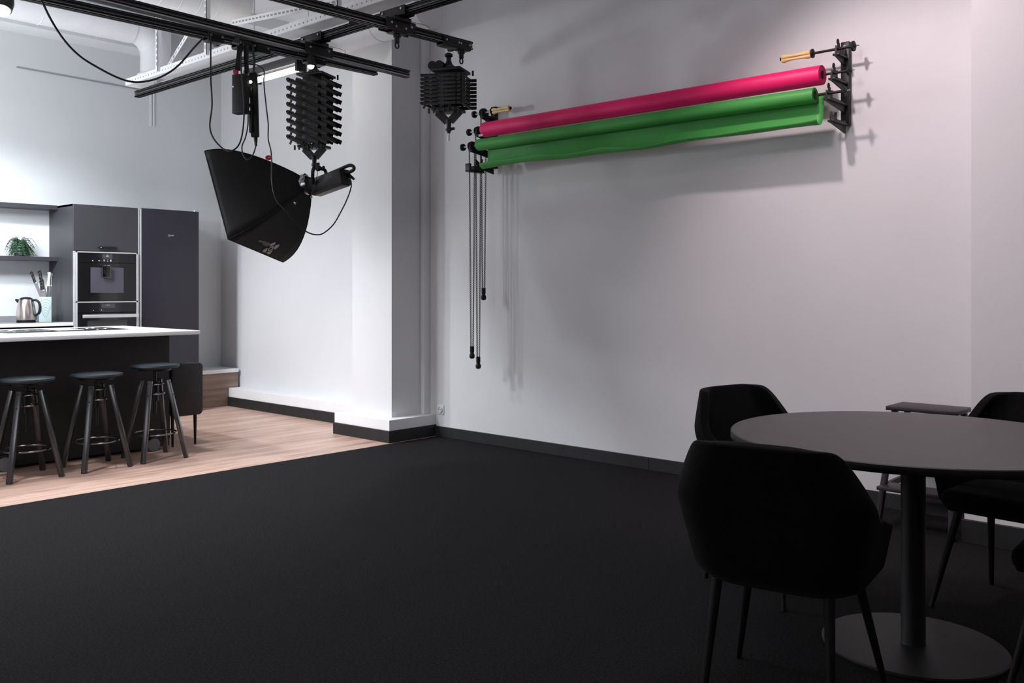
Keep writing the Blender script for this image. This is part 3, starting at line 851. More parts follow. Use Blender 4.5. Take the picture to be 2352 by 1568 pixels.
# ================================================================== PAPER ROLLS ON THE WALL
YR, YL = 2.195, 5.08          # the two brackets
rollz = {'top': 2.672, 'mid': 2.520, 'low': 2.392, 'fourth': 2.275}
rollx = {'top': 5.235, 'mid': 5.175, 'low': 5.105, 'fourth': 5.165}
def bracket(Y, label, sgn):
    t = thing('roll_bracket', label, 'bracket', (XW, Y, 2.25), 0, 'roll brackets')
    MB().box((XW-.035, Y-.026, 2.235), (XW, Y+.026, 2.735), .005).obj('wall_bar', m_blk, t)
    for z in (2.255, 2.705):
        MB().cyl((XW-.042, Y, z), (XW-.033, Y, z), .009, seg=12).obj('bolt', m_steel, t)
    for k in rollz:
        x, z = rollx[k], rollz[k]
        zz = z-.03
        b = MB()
        # tapering arm plate ending in an open fork
        b.poly([(XW-.03, Y-.005, zz-.055), (XW-.03, Y-.005, zz+.012), (x+.03, Y-.005, zz+.012), (x-.028, Y-.005, zz+.046), (x-.034, Y-.005, zz+.012), (x-.032, Y-.005, zz-.018)], .01, (0, 1, 0))
        b.box((x-.03, Y-.02, zz-.012), (XW-.03, Y+.02, zz), .002)
        b.poly([(x+.02, Y-.005, zz), (x+.045, Y-.005, zz+.0), (x+.05, Y-.005, zz+.055), (x+.034, Y-.005, zz+.05)], .01, (0, 1, 0))
        b.obj('hook_arm', m_blk, t)
    return t
bR = bracket(YR, 'black wall bracket holding the right ends of the paper rolls', -1)
bL = bracket(YL, 'black wall bracket behind the left ends of the paper rolls', 1)
# wing screws on the right hooks
for k in ('top', 'mid', 'low'):
    x, z = rollx[k], rollz[k]
    MB().cyl((x+.01, YR, z+.01), (x+.01, YR, z+.035), .008, seg=10).sphere((x+.01, YR+.004, z+.045), .014, 10, (1, .5, 1.3)).obj('wing_screw', m_rub, bR)

def axle_right(k, t, roll_end):
    x, z = rollx[k], rollz[k]
    MB().cyl((x, roll_end-.02, z), (x, YR-.085, z), .008, seg=12).obj('axle', m_blk, t)
    MB().lathe([(.028, 0), (.030, .004), (.030, .012), (.012, .016), (.01, .022)], (x, YR-.085, z), (0, -1, 0), 24).obj('end_disc', m_rub, t)
    MB().cyl((x, YR-.085, z), (x, YR-.125, z), .003, seg=8).obj('axle_tip', m_steel, t)
def axle_left(k, t, roll_end):
    x, z = rollx[k], rollz[k]
    MB().cyl((x, roll_end-.02, z), (x, YL+.10, z), .008, seg=12).obj('axle', m_screw, t)
    MB().lathe([(.012, 0), (.034, .002), (.036, .012), (.022, .016), (.022, .026), (.036, .030), (.034, .040), (.012, .042)], (x, YL-.012, z), (0, 1, 0), 24).obj('chain_wheel', m_rub, t)
    MB().lathe([(.026, 0), (.028, .004), (.028, .018), (.02, .022)], (x, YL+.10, z), (0, 1, 0), 20).obj('end_knob', m_rub, t)
# pink roll
def paper_roll(k, r, y0, y1, m, label, sheet=False):
    x, z = rollx[k], rollz[k]
    t = thing('paper_roll', label, 'paper roll', (x, (y0+y1)/2, z-r), 0)
    L = y1-y0
    MB().lathe([(.026, 0), (r-.001, 0), (r, .002), (r, L-.002), (r-.001, L), (.026, L)], (x, y0, z), (0, 1, 0), 48, cap=False).obj('paper', m, t)
    b = MB(); rr = .03
    while rr < r-.004: b.ring((x, y0-.0002, z), rr, .0006, (0, 1, 0), 40, 4); rr += .006
    b.obj('wound_edge', m, t)
    MB().lathe([(.026, 0), (.026, L-.004), (.022, L-.004), (.022, 0)], (x, y0+.002, z), (0, 1, 0), 32, cap=False).obj('core', m_core, t)
    MB().lathe([(.001, 0), (.025, 0), (.025, .02), (.001, .02)], (x, y0+.005, z), (0, 1, 0), 24).obj('expander_plug', m_rub, t)
    MB().lathe([(.001, 0), (.027, 0), (.03, .006), (.012, .010)], (x, y1-.003, z), (0, 1, 0), 24).obj('expander_plug', m_rub, t)
    axle_right(k, t, y0); axle_left(k, t, y1)
    return t
tp = paper_roll('mid', .058, 2.262, 5.020, m_pink, 'vivid pink paper roll, the upper of the two on the wall')
y1g = 5.015
tg = paper_roll('low', .045, 2.275, y1g, m_green, 'bright green paper roll below the pink one, loose end hanging')
# the loose green sheet: leaves the back of the roll, hangs, curls forward
gx, gz = rollx['low'], rollz['low']
prof0 = [(.046, .0), (.047, -.03), (.047, -.06), (.046, -.09), (.042, -.120), (.032, -.150), (.014, -.172), (-.008, -.180), (-.028, -.176), (-.044, -.164), (-.052, -.148)]
rows = []
NY = 60
for i in range(NY+1):
    f = i/NY; yy = 2.245+f*(y1g-.055-2.245)
    row = []
    wv = .010*math.sin(f*9.0)+.006*math.sin(f*23+1)
    for j, (dx, dz) in enumerate(prof0):
        g = j/(len(prof0)-1)
        curl = 1.0-.15*math.sin(PI*f)
        lip = max(0, (g-.7)/.3)*(.018*math.sin(PI*min(1, f*1.6+.1))+.006*math.sin(f*31))
        row.append((gx+dx*(1 if dx > 0 else curl)+g*wv*.6, yy, gz+dz*(1+.06*f)+g*wv-lip))
    rows.append([V(r_) for r_ in smooth_path(row, 2)])
MB().grid(rows).obj('hanging_sheet', m_green, tg, mods=[('SOLIDIFY', dict(thickness=.0012, offset=0))])
MB().box((gx-.058, y1g-.10, rollz['mid']-.075), (gx-.0565, y1g-.055, rollz['mid']-.058)).obj('paper_label', m_paper, tp)

# empty expanders of the top position
x, z = rollx['top'], rollz['top']
t = thing('roll_expander', 'yellow wooden roll expander on the right bracket above the pink roll', 'roll expander', (x, 2.35, z-.03), 0, 'empty roll expanders')
def expander(t, ya, yb, x, z):
    d = 1 if yb > ya else -1; L = abs(yb-ya)
    for k in range(3):
        a = 2*PI*k/3+.4; off = V((math.cos(a)*.011, 0, math.sin(a)*.011))
        MB().lathe([(.006, 0), (.014, .004), (.016, L*.12), (.009, L*.3), (.009, L*.7), (.016, L*.88), (.014, L-.004), (.006, L)], V((x, ya, z))+off, (0, d, 0), 14).obj('wooden_segment', m_wood_exp, t)
    MB().lathe([(.006, -.01), (.012, -.008), (.012, .0)], (x, ya, z), (0, d, 0), 16).obj('end_nut', m_rub, t)
    MB().lathe([(.012, 0), (.027, .002), (.027, .010), (.010, .014)], (x, yb, z), (0, d, 0), 24).obj('stop_disc', m_rub, t)
expander(t, 2.545, 2.355, x, z)
axle_right('top', t, 2.36)
t = thing('roll_expander', 'yellow wooden roll expander on the left bracket above the chains', 'roll expander', (x, 4.95, z-.03), 0, 'empty roll expanders')
expander(t, 4.80, 4.985, x, z)
axle_left('top', t, 5.0)

# ---------------- drive chains
def chain(k, zbot, label, strands):
    x, z = rollx[k], rollz[k]
    yc = YL+.008
    t = thing('drive_chain', label, 'chain', (x, yc, zbot), 0, 'black drive chains')
    b = MB()
    LK = .0175
    def link(c, d, flip):
        d = d.normalized(); a = V((0, 1, 0)) if flip else d.cross(V((0, 1, 0))).normalized()
        if a.length < .5: a = V((1, 0, 0))
        # flat oval ring, long axis along d
        nrm = d.cross(a).normalized()
        b.ring(c, .0068, .0026, nrm, 10, 5, sx=1.45, sy=.85, X=d)
    rw = .030
    for sg in strands:
        p0 = V((x+sg*rw, yc, z)); p1 = V((x+sg*.012, yc, zbot+.09))
        L = (p1-p0).length; n = int(L/LK)
        for i in range(n):
            link(p0.lerp(p1, (i+.5)/n), p1-p0, i % 2 == 0)
    for i in range(6):
        a = PI*(i+.5)/6
        link(V((x+rw*math.cos(a), yc, z+rw*math.sin(a))), V((-math.sin(a), 0, math.cos(a))), i % 2 == 0)
    b.obj('chain_links', m_cable, t)
    MB().lathe([(.001, -.001), (.017, .004), (.022, .018), (.020, .034), (.014, .045), (.017, .055), (.017, .095), (.012, .098)], (x, yc, zbot), (0, 0, 1), 20).obj('chain_weight', m_rub, t)
    return t
chain('top', 1.175, 'shortest black chain loop, hanging from the top roller', (-1, 1))
chain('mid', .63, 'black chain loop hanging lowest, from the pink roll', (-1, 1))
chain('low', .715, 'leftmost black chain loop, from the green roll', (-1, 1))
t = thing('chain_clip', 'small black clip gathering the chains beside the green sheet', 'clip', (5.13, YL, 2.18))
MB().box((5.05, YL-.02, 2.19), (5.07, YL+.03, 2.25), .003).box((5.05, YL-.02, 2.185), (5.22, YL+.03, 2.20), .003).poly([(5.09, YL-.02, 2.19), (5.11, YL-.02, 2.235), (5.21, YL-.02, 2.235), (5.215, YL-.02, 2.19)], .045, (0, 1, 0)).obj('clip_body', m_blk, t)

# ================================================================== KITCHEN
YC = 8.756
X0, X1 = 3.526, 4.140
ZT = 2.06
def K(px, py): return PY(px, py, YC)
t = thing('tall_cabinet', 'tall anthracite cabinet housing the built-in coffee machine and oven', 'cabinet', (3.83, 9.0, 0))
MB().box((X0, YC+.02, .0), (X0+.019, YK-.003, ZT), .001).obj('side_panel', m_cab, t, smooth=False)
MB().box((X1-.019, YC+.02, .0), (X1, YK-.003, ZT), .001).obj('side_panel', m_cab, t, smooth=False)
MB().box((X0, YC+.02, ZT-.02), (X1, YK-.003, ZT), .001).obj('top_panel', m_cab, t, smooth=False)
MB().box((X0+.019, YK-.03, .1), (X1-.019, YK-.01, ZT-.02)).obj('back_panel', m_cab, t, smooth=False)
zdo = K(240, 577).z
d = MB().box((X0+.001, YC, zdo), (X1-.001, YC+.02, ZT-.002), .0015).obj('door', m_cab, t, smooth=False)
za = K(245, 569).z
MB().box((K(223, 569).x, YC-.03, za-.012), (K(266, 569).x, YC-.014, za+.010), .004).cyl((K(228, 569).x, YC-.02, za), (K(228, 569).x, YC, za), .007, seg=10).cyl((K(262, 569).x, YC-.02, za), (K(262, 569).x, YC, za), .007, seg=10).obj('handle', m_blk, d)
MB().sphere((K(229, 567).x, YC-.031, za), .006, 8).obj('handle_screw', m_steel, d)
zov0 = .52
MB().box((X0+.001, YC, .10), (X1-.001, YC+.02, zov0-.004), .0015).obj('drawer', m_cab, t, smooth=False)
MB().box((X0+.001, YC+.05, 0), (X1-.001, YC+.07, .095)).obj('kickboard', m_blk, t, smooth=False)
MB().box((X0+.002, YC-.002, zov0), (X0+.019, YC+.02, zdo-.004), .001).obj('edge_strip', m_alu, t, smooth=False)
# coffee machine
zm1, zm0 = zdo-.006, K(240, 691).z
xa, xb = X0+.022, X1-.008
t = thing('coffee_machine', 'built-in black glass coffee machine in a steel frame above the oven', 'coffee machine', ((xa+xb)/2, YC, zm0))
MB().box((xa, YC+.002, zm0), (xb-.0, YC+.45, zm1), .001).obj('body', m_blk, t, smooth=False)
b = MB().box((xa, YC-.022, zm1-.012), (xb, YC, zm1), .001).box((xa, YC-.022, zm0), (xa+.007, YC, zm1), .001).box((xb-.016, YC-.022, zm0), (xb, YC, zm1), .001)
b.obj('frame', m_alu, t, smooth=False)
MB().box((xa+.007, YC-.018, zm0+.002), (xb-.016, YC+.0015, K(240, 604).z), .001).obj('lower_front', m_glass, t, smooth=False)
MB().box((xa+.007, YC-.019, K(240, 603).z), (xb-.016, YC+.0015, zm1-.012), .001).obj('control_panel', m_glass, t, smooth=False)
n0, n1 = K(206, 615), K(282, 671)
nb = MB().box((n0.x, YC-.0205, n1.z), (n1.x, YC-.018, n0.z+.005), .0005)
nb.obj('dispensing_niche', m_niche, t, smooth=False)
s0, s1 = K(231, 611), K(249, 636)
sp = MB().box((s0.x, YC-.05, s1.z), (s1.x, YC-.0205, s0.z), .003).obj('spout', m_glass, t)
MB().box((s0.x-.002, YC-.052, s1.z-.003), (s0.x+.001, YC-.04, s0.z)).box((s1.x-.001, YC-.052, s1.z-.003), (s1.x+.003, YC-.04, s0.z)).box((s0.x, YC-.052, s1.z-.004), (s1.x, YC-.04, s1.z)).obj('spout_trim', m_chrome, sp, smooth=False)
MB().cyl(((s0.x+s1.x)/2-.005, YC-.035, s1.z-.014), ((s0.x+s1.x)/2-.005, YC-.035, s1.z), .008, .014, 12).obj('nozzle', m_blk, sp)
MB().box((n0.x, YC-.0225, n1.z-.003), (n1.x, YC-.0185, n1.z)).obj('niche_edge', m_chrome, t, smooth=False)
q0, q1 = K(233, 584), K(256, 594)
MB().box((q0.x, YC-.0202, q1.z), (q1.x, YC-.0188, q0.z), .0003).obj('display', m_screen, t, smooth=False)
b = MB()
for (px_, py_, ww, hh) in ((211, 598.5, .008, .008), (225.5, 598.5, .009, .006), (237, 598, .006, .017), (252.5, 598.5, .007, .019), (245, 597, .010, .0025), (245, 600.5, .010, .0025), (244.5, 588.5, .026, .003), (244.5, 586, .012, .003)):
    q = K(px_, py_); b.box((q.x-ww/2, YC-.0212, q.z-hh/2), (q.x+ww/2, YC-.0190, q.z+hh/2))
b.obj('control_icons', m_icon, t, smooth=False)
q = K(239, 610.8)
MB().ring((q.x+.002, YC-.0212, q.z+.003), .0055, .0008, (0, 1, 0), 16, 4).obj('badge_ring', m_grey_logo, t)
text_obj('badge_lettering', 'NEFF', m_alu, t, (q.x+.009, YC-.0508, q.z), (1, 0, 0), (0, 0, 1), .012, depth=.0002)
# oven
ot1 = zm0-.004; ob = .53
t = thing('oven', 'built-in black glass oven with a steel handle bar below the coffee machine', 'oven', ((xa+xb)/2, YC, ob))
MB().box((xa, YC+.002, ob), (xb, YC+.5, ot1), .001).obj('body', m_blk, t, smooth=False)
MB().box((xa, YC-.022, ot1-.010), (xb, YC, ot1), .001).box((xa, YC-.022, ob), (xa+.007, YC, ot1), .001).box((xb-.016, YC-.022, ob), (xb, YC, ot1), .001).obj('frame', m_alu, t, smooth=False)
MB().box((xa+.007, YC-.019, K(240, 717).z), (xb-.016, YC+.0015, ot1-.010), .001).obj('control_panel', m_glass, t, smooth=False)
dr = MB().box((xa+.007, YC-.019, ob), (xb-.016, YC+.0015, K(240, 718.5).z), .001).obj('door', m_glass, t, smooth=False)
h0, h1 = K(185, 721.5), K(311, 727.5)
zh = (h0.z+h1.z)/2-.002
MB().box((h0.x, YC-.058, zh-.016), (h1.x+.006, YC-.042, zh+.016), .003).box((h0.x+.02, YC-.045, zh-.008), (h0.x+.04, YC-.019, zh+.008)).box((h1.x-.04, YC-.045, zh-.008), (h1.x-.02, YC-.019, zh+.008)).obj('handle', m_alu, dr)
g0, g1 = K(199, 736), K(290, 765)
MB().box((g0.x, YC-.0205, g1.z), (g1.x, YC-.0185, g0.z)).obj('window', m_screen, dr, smooth=False)
q0, q1 = K(231, 697.5), K(262, 706.5)
MB().box((q0.x, YC-.0202, q1.z), (q1.x, YC-.0188, q0.z)).obj('display', m_screen, t, smooth=False)
b = MB()
for (px_, py_, ww, hh) in ((212, 712.5, .007, .005), (231, 711.5, .008, .006), (244, 700.5, .006, .004), (248, 700.5, .006, .004)):
    q = K(px_, py_); b.box((q.x-ww/2, YC-.0212, q.z-hh/2), (q.x+ww/2, YC-.0190, q.z+hh/2))
b.obj('control_icons', m_icon, t, smooth=False)
# bright profile between cabinet and fridge
o = MB().box((X1+.004, YC-.002, 0), (X1+.014, YC+.03, ZT-.01), .001).box((X1+.020, YC-.012, 0), (X1+.032, YC+.03, ZT-.008), .001).obj('filler_profile', m_alu, smooth=False)
tag(o, 'bright narrow upright metal strip between tall cabinet and fridge', 'metal strip'); at_origin(o)
# fridge
F0, F1 = 4.178, 4.778
t = thing('fridge', 'tall plum-black fridge at the right end of the kitchen row', 'fridge', ((F0+F1)/2, 9.0, 0))
MB().box((F0+.003, YC+.045, .02), (F1-.003, YK-.02, ZT-.005), .002).obj('body', m_fridge, t, smooth=False)
zf = K(420, 768).z
dr = MB().box((F0, YC-.015, zf+.003), (F1, YC+.04, ZT), .003).obj('upper_door', m_fridge, t)
MB().box((F0, YC-.015, .08), (F1, YC+.04, zf-.003), .003).obj('lower_door', m_fridge, t)
MB().box((F0+.01, YC+.02, .0), (F1-.01, YC+.04, .075)).obj('kickboard', m_blk, t, smooth=False)
MB().cyl((F1-.035, YC+.01, ZT), (F1-.035, YC+.01, ZT+.012), .008, seg=10).obj('hinge_pin', m_steel, t)
q = K(387, 541)
MB().ring((q.x, YC-.0155, q.z), .010, .0013, (0, 1, 0), 20, 4).obj('badge_ring', m_grey_logo, dr)
text_obj('badge_lettering', 'NEFF', m_alu, dr, (q.x+.013, YC-.0158, q.z-.005), (1, 0, 0), (0, 0, 1), .018, depth=.0003)
text_obj('badge_letter', 'N', m_grey_logo, dr, (q.x-.005, YC-.0158, q.z-.005), (1, 0, 0), (0, 0, 1), .014, depth=.0003)

# base units + worktop at the back
ZW = .955
kx0 = 1.3
for i, (xa_, xb_) in enumerate(((2.88, 3.524), (2.24, 2.878), (1.60, 2.238))):
    t = thing('base_cabinet', ('anthracite base cabinet beside the tall cabinet behind the island', 'anthracite base cabinet under the kettle behind the island', 'anthracite base cabinet at the left frame edge behind the island')[i], 'cabinet', ((xa_+xb_)/2, 9.0, 0), 0, 'base cabinets')
    MB().box((xa_, YC+.05, 0), (xb_, YK-.003, .895), .001).obj('carcass', m_cab, t, smooth=False)
    for j, (z0, z1) in enumerate(((.12, .48), (.484, .76), (.764, .905))):
        dr = MB().box((xa_+.002, YC+.018, z0), (xb_-.002, YC+.05, z1), .0015).obj('drawer', m_cab, t, smooth=False)
t = thing('worktop', 'narrow grey worktop with white front edge along the kitchen wall', 'worktop', (2.6, 9.0, ZW-.03))
MB().box((kx0, YC+.004, ZW-.032), (X0-.001, YK, ZW-.0), .001).obj('top_surface', mat('grey_worktop', (.16, .16, .17), .35, noise=(10, .05)), t, smooth=False)
MB().box((kx0, YC-.004, ZW-.032), (X0-.001, YC+.004, ZW), .001).obj('front_edge', m_top, t, smooth=False)
zs = PY(5, 725.5, YK-.015).z
MB().box((kx0, YK-.016, ZW), (X0-.001, YK, ZW+.055), .001).obj('upstand', mat('grey_upstand', (.24, .25, .26), .4, noise=(10, .05)), t, smooth=False)
# floating shelves
for zt_, zb_, lab in ((2.064, 2.024, 'upper dark floating shelf left of the tall cabinet'), (1.570, 1.532, 'lower dark floating shelf carrying the small fern')):
    o = MB().box((kx0, 9.12, zb_), (X0-.001, YK, zt_), .0015).obj('wall_shelf', m_cab, smooth=False); at_origin(o)
    tag(o, lab, 'shelf', 'floating shelves')
# fern
pc = PY(47, 588, 9.22)
t = thing('potted_fern', 'small bushy green fern in a dark pot on the lower shelf', 'plant', (pc.x, 9.22, 1.570))
MB().lathe([(.030, 0), (.036, .002), (.045, .085), (.048, .09), (.043, .09), (.040, .07)], (pc.x, 9.22, 1.570), (0, 0, 1), 24).obj('pot', m_pot, t)
rnd = random.Random(3)
b = MB(); bs = MB()
for k in range(95):
    az = rnd.uniform(0, 2*PI); ln = rnd.uniform(.07, .165); rise = rnd.uniform(.02, .10); droop = rnd.uniform(.02, .15)
    base = V((pc.x, 9.22, 1.655)); dirh = V((math.cos(az), math.sin(az)*.6, 0))
    pts = []
    for s in range(7):
        f = s/6; pz = rise*math.sin(PI*min(1, f*.9))*1.1 - droop*f*f
        p = base+dirh*(ln*f)+V((0, 0, pz)); p.z = max(p.z, 1.576); p.y = min(p.y, 9.318); pts.append(p)
    bs.tube(pts, .0012, 4)
    for s in range(1, 7):
        d_ = (pts[s]-pts[s-1]).normalized(); sdv = d_.cross(UP).normalized()
        for sg in (-1, 1):
            for h in (0, .5):
                o_ = pts[s-1].lerp(pts[s], h); L = rnd.uniform(.010, .020)
                tip = o_+sdv*sg*L+d_*L*.5+V((0, 0, rnd.uniform(-.006, .006))); tip.y = min(tip.y, 9.322)
                b.poly([o_, o_.lerp(tip, .5)+d_*.0045, tip, o_.lerp(tip, .5)-d_*.0045])
b.obj('fronds', m_leaf, t, smooth=False); bs.obj('stems', m_leaf, t)
# kettle
kc = PY(60, 738, 9.02)
kx, ky = kc.x, 9.02
t = thing('kettle', 'brushed steel electric kettle with black handle on the back worktop', 'kettle', (kx, ky, ZW))
m_kst = mat('brushed_steel', (.58, .52, .50), .28, metal=1., noise=(40, .05))
MB().lathe([(.078, 0), (.080, .003), (.080, .016), (.074, .018)], (kx, ky, ZW), UP, 36).obj('power_base', m_rub, t)
MB().lathe([(.072, .018), (.085, .022), (.087, .035), (.084, .08), (.074, .15), (.060, .205), (.056, .212)], (kx, ky, ZW), UP, 40).obj('body', m_kst, t)
MB().lathe([(.056, .212), (.054, .220), (.040, .230), (.015, .234), (.001, .235)], (kx, ky, ZW), UP, 32).obj('lid', m_rub, t)
hx = RT
hp = [V((kx, ky, ZW+.205))+hx*.055, V((kx, ky, ZW+.205))+hx*.09, V((kx, ky, ZW+.185))+hx*.118, V((kx, ky, ZW+.14))+hx*.128, V((kx, ky, ZW+.09))+hx*.118, V((kx, ky, ZW+.062))+hx*.085]
MB().tube(smooth_path(hp, 5), .011, 10).obj('handle', m_rub, t)
MB().tube([V((kx, ky, ZW+.19))-hx*.055, V((kx, ky, ZW+.20))-hx*.08, V((kx, ky, ZW+.212))-hx*.098], [.022, .015, .008], 12).obj('spout', m_rub, t)
# knife block
bc = PY(105, 737, 8.96); bx_, by_ = bc.x, 8.96
t = thing('knife_block', 'pale aqua upright knife block with curved line pattern', 'knife block', (bx_, by_, ZW))
bw = .052; bh_ = .235
rotk = math.atan2(RT.y, RT.x)*.5
Mk = Matrix.Translation((bx_, by_, ZW)) @ Matrix.Rotation(rotk, 4, 'Z')
MB().box((-bw, -bw, 0), (bw, bw, bh_), .004, M=Mk).obj('block', m_kblock, t)
b = MB()
for k in range(7):
    R_ = .012+.0065*k; cz = .05+.017*k
    pts = [Mk @ V((R_*math.cos(a), -bw-.0006, cz+R_*1.15*math.sin(a))) for a in [PI*j/14*1.15-.2 for j in range(15)]]
    b.tube(pts, .0012, 4)
b.obj('line_pattern', m_kline, t)
def knife(dx, dy, lean, ln, label, hm, blade=.10, w_=.020, steelbolster=True, z0=-.10):
    base = Mk @ V((dx, dy, bh_)); dirn = (UP + RT*lean).normalized(); n = (FW - dirn*FW.dot(dirn)).normalized(); wd = dirn.cross(n)
    t = thing('kitchen_knife', label, 'knife', base, 0, 'knives in the block')
    q0 = base; q1 = base+dirn*blade; q2 = q1+dirn*ln
    MB().bar(base+dirn*-.16, q1, w_*1.1, .002, up=n).obj('blade', m_steel, t)
    pts = [q1, q1.lerp(q2, .2)+wd*.002, q1.lerp(q2, .55), q1.lerp(q2, .85)-wd*.002, q2+wd*.003]
    b = MB()
    sm = smooth_path(pts, 4)
    for i in range(len(sm)-1):
        f = i/(len(sm)-1); ww = w_*(1.0-.25*math.sin(PI*f)+.15*f)
        b.bar(sm[i], sm[i+1]+(sm[i+1]-sm[i])*.1, ww, .014, up=n, bev=.002)
    h = b.obj('handle', hm, t)
    if hm is m_blk:
        b = MB()
        for f in (.15, .5, .82):
            c_ = q1.lerp(q2, f); b.cyl(c_-n*.009, c_+n*.009, .0035, seg=8)
        b.obj('rivet', m_steel, h)
    if steelbolster: MB().bar(q1-dirn*.008, q1+dirn*.01, w_*1.05, .016, up=n, bev=.002).obj('bolster', m_steel, t)
knife(-.036, 0, -.42, .115, 'black riveted knife leaning furthest left in the block', m_blk, blade=.135, w_=.026)
knife(.000, .02, -.26, .105, 'black riveted knife in the middle of the block, second from left', m_blk, blade=.145, w_=.030)
knife(-.016, -.03, -.13, .10, 'short black-handled knife at the front of the block', m_blk, blade=.055, w_=.040)
knife(.022, .0, .04, .13, 'white bread knife standing tall in the block', mat('pale_handle', (.75, .78, .74), .35, noise=(20, .03)), blade=.10, w_=.026, steelbolster=False)
knife(.040, .01, .06, .12, 'slim steel knife sharpener at the right of the block', m_chrome, blade=.10, w_=.014)

# ================================================================== ISLAND
ZI = .942
t = thing('kitchen_island', 'black kitchen island body on castors behind the bar stools', 'kitchen island', (2.4, 7.4, 0))
MB().box((.9, 6.92, .03), (3.517, 7.86, .85), .003).obj('carcass', m_island, t, smooth=False)
MB().box((.9, 6.895, .025), (3.517, 6.918, ZI-.032), .002).obj('front_panel', m_island, t, smooth=False)
MB().box((.9, 6.92, .85), (3.40, 7.83, ZI-.032), .002).obj('top_rail', m_island, t, smooth=False)
for cx_ in (2.30, 3.37):
    w_ = MB().lathe([(.018, 0), (.046, .003), (.050, .010), (.050, .030), (.046, .037), (.018, .040)], (cx_, 6.845, .050), (0, .2, 0), 28).obj('castor', m_rubw, t)
    MB().box((cx_-.03, 6.855, .055), (cx_+.03, 6.895, .115), .004).obj('castor_fork', m_blk, w_)
t = thing('island_worktop', 'white slab worktop overhanging the island on the stool side', 'worktop', (2.3, 7.27, ZI-.03))
MB().box((.85, 6.60, ZI-.030), (3.62, 7.93, ZI), .003).obj('slab', m_top, t)
# hob
t = thing('hob', 'black glass hob set in the island with a pale centre extractor', 'hob', (2.9, 7.42, ZI))
MB().box((2.42, 7.18, ZI), (3.32, 7.66, ZI+.005), .002).obj('glass_plate', m_glass, t)
MB().box((2.80, 7.20, ZI+.005), (2.98, 7.64, ZI+.012), .002).obj('extractor_grille', m_alu, t)
b = MB()
for cx_ in (2.56, 3.16):
    for cy_ in (7.31, 7.53): b.ring((cx_, cy_, ZI+.0052), .075, .0008, UP, 32, 4)
b.obj('zone_marking', m_chrome, t)

# small upholstered box on legs beside island
t = thing('side_cabinet', 'black round-cornered box on thin tapered legs at the island end', 'cabinet', (3.66, 7.15, 0))
bxm = MB(); 
tmp = bmesh.new(); bmesh.ops.create_cube(tmp, size=1)
lo, hi = V((3.535, 6.885, .245)), V((3.80, 7.42, .665))
for v in tmp.verts: v.co = V([(lo[i]+hi[i])/2+v.co[i]*(hi[i]-lo[i]) for i in range(3)])
eds = [e for e in tmp.edges if abs(e.verts[0].co.y-e.verts[1].co.y) > .1]
bmesh.ops.bevel(tmp, geom=eds, offset=.035, segments=6, profile=.5, affect='EDGES')
bmesh.ops.bevel(tmp, geom=[e for e in tmp.edges if e.calc_face_angle(0) > 1.2], offset=.006, segments=2, profile=.5, affect='EDGES')
bxm._merge(tmp); bxm.obj('body', m_boxb, t)
for lx, ly in ((3.562, 6.93), (3.755, 6.93), (3.562, 7.37), (3.755, 7.37)):
    MB().cyl((lx, ly, 0), (lx, ly, .26), .009, .015, 14).obj('leg', m_blk, t)

# window-bench box at the far corner
t = thing('bench_box', 'oak-clad bench box with white top in the far kitchen corner', 'bench', (5.0, 9.1, 0))
MB().box((4.80, 8.93, 0), (5.226, YK-.003, .36)).box((5.226, 8.93, .197), (5.345, YK-.003, .36)).obj('oak_front', m_boxwood, t, smooth=False)
MB().box((4.79, 8.905, .36), (5.335, YK-.003, .40), .002).obj('white_top', m_top, t, smooth=False)

# ================================================================== BAR STOOLS
def make_stool(label):
    t = thing('bar_stool', label, 'bar stool', (0, 0, 0), 0, 'bar stools at the island')
    zs = .645
    MB().lathe([(.001, zs-.012), (.10, zs-.012), (.165, zs-.004), (.176, zs+.008), (.172, zs+.020), (.12, zs+.027), (.001, zs+.029)], seg=40, cap=False).obj('seat', m_seat, t, local=True)
    MB().lathe([(.05, zs-.03), (.115, zs-.022), (.115, zs-.012), (.02, zs-.012)], seg=28).obj('seat_plate', m_blk, t, local=True)
    MB().lathe([(.013, .30), (.013, zs-.025)], seg=14).obj('screw_spindle', m_blk, t, local=True)
    MB().lathe([(.026, .43), (.026, .56), (.034, .565), (.034, .575)], seg=18).obj('hub', m_blk, t, local=True)
    for sx in (-1, 1):
        for sy in (-1, 1):
            top = V((sx*.068, sy*.068, .585)); bot = V((sx*.165, sy*.165, 0))
            up_ = V((sx, -sy, 0)).normalized()
            l = MB().bar(bot, top, .034, .028, up=V((sx, sy, 0)), bev=.002).obj('leg', m_stool, t, local=True)
            b = MB()
            for z in (.565, .475):
                f = z/.585; c_ = bot.lerp(top, f)
                o_ = V((sx, sy, .23)).normalized(); b.cyl(c_+o_*.012, c_+o_*.0162, .0055, seg=10)
            b.obj('screw', m_rub, l, local=True)
    MB().ring((0, 0, .485), .068, .006, seg=36, tseg=8).ring((0, 0, .555), .060, .005, seg=36, tseg=8).obj('steel_hoop', m_chrome, t, local=True)
    MB().ring((0, 0, .19), .152, .0065, seg=44, tseg=8).obj('foot_ring', m_chrome, t, local=True)
    return t
s0 = make_stool('bar stool at the left frame edge, nearest the castor'); 
s0.location = (2.335, 6.56, 0)
dup(s0, (2.80, 6.555, 0), math.radians(2), 'middle of the three bar stools')
s3 = dup(s0, (3.245, 6.585, 0), math.radians(-1), 'right bar stool beside the round-cornered box, slightly higher seat')
for ch in s3.children:
    if ch.name.startswith(('seat', 'screw_spindle')): ch.location.z += .035

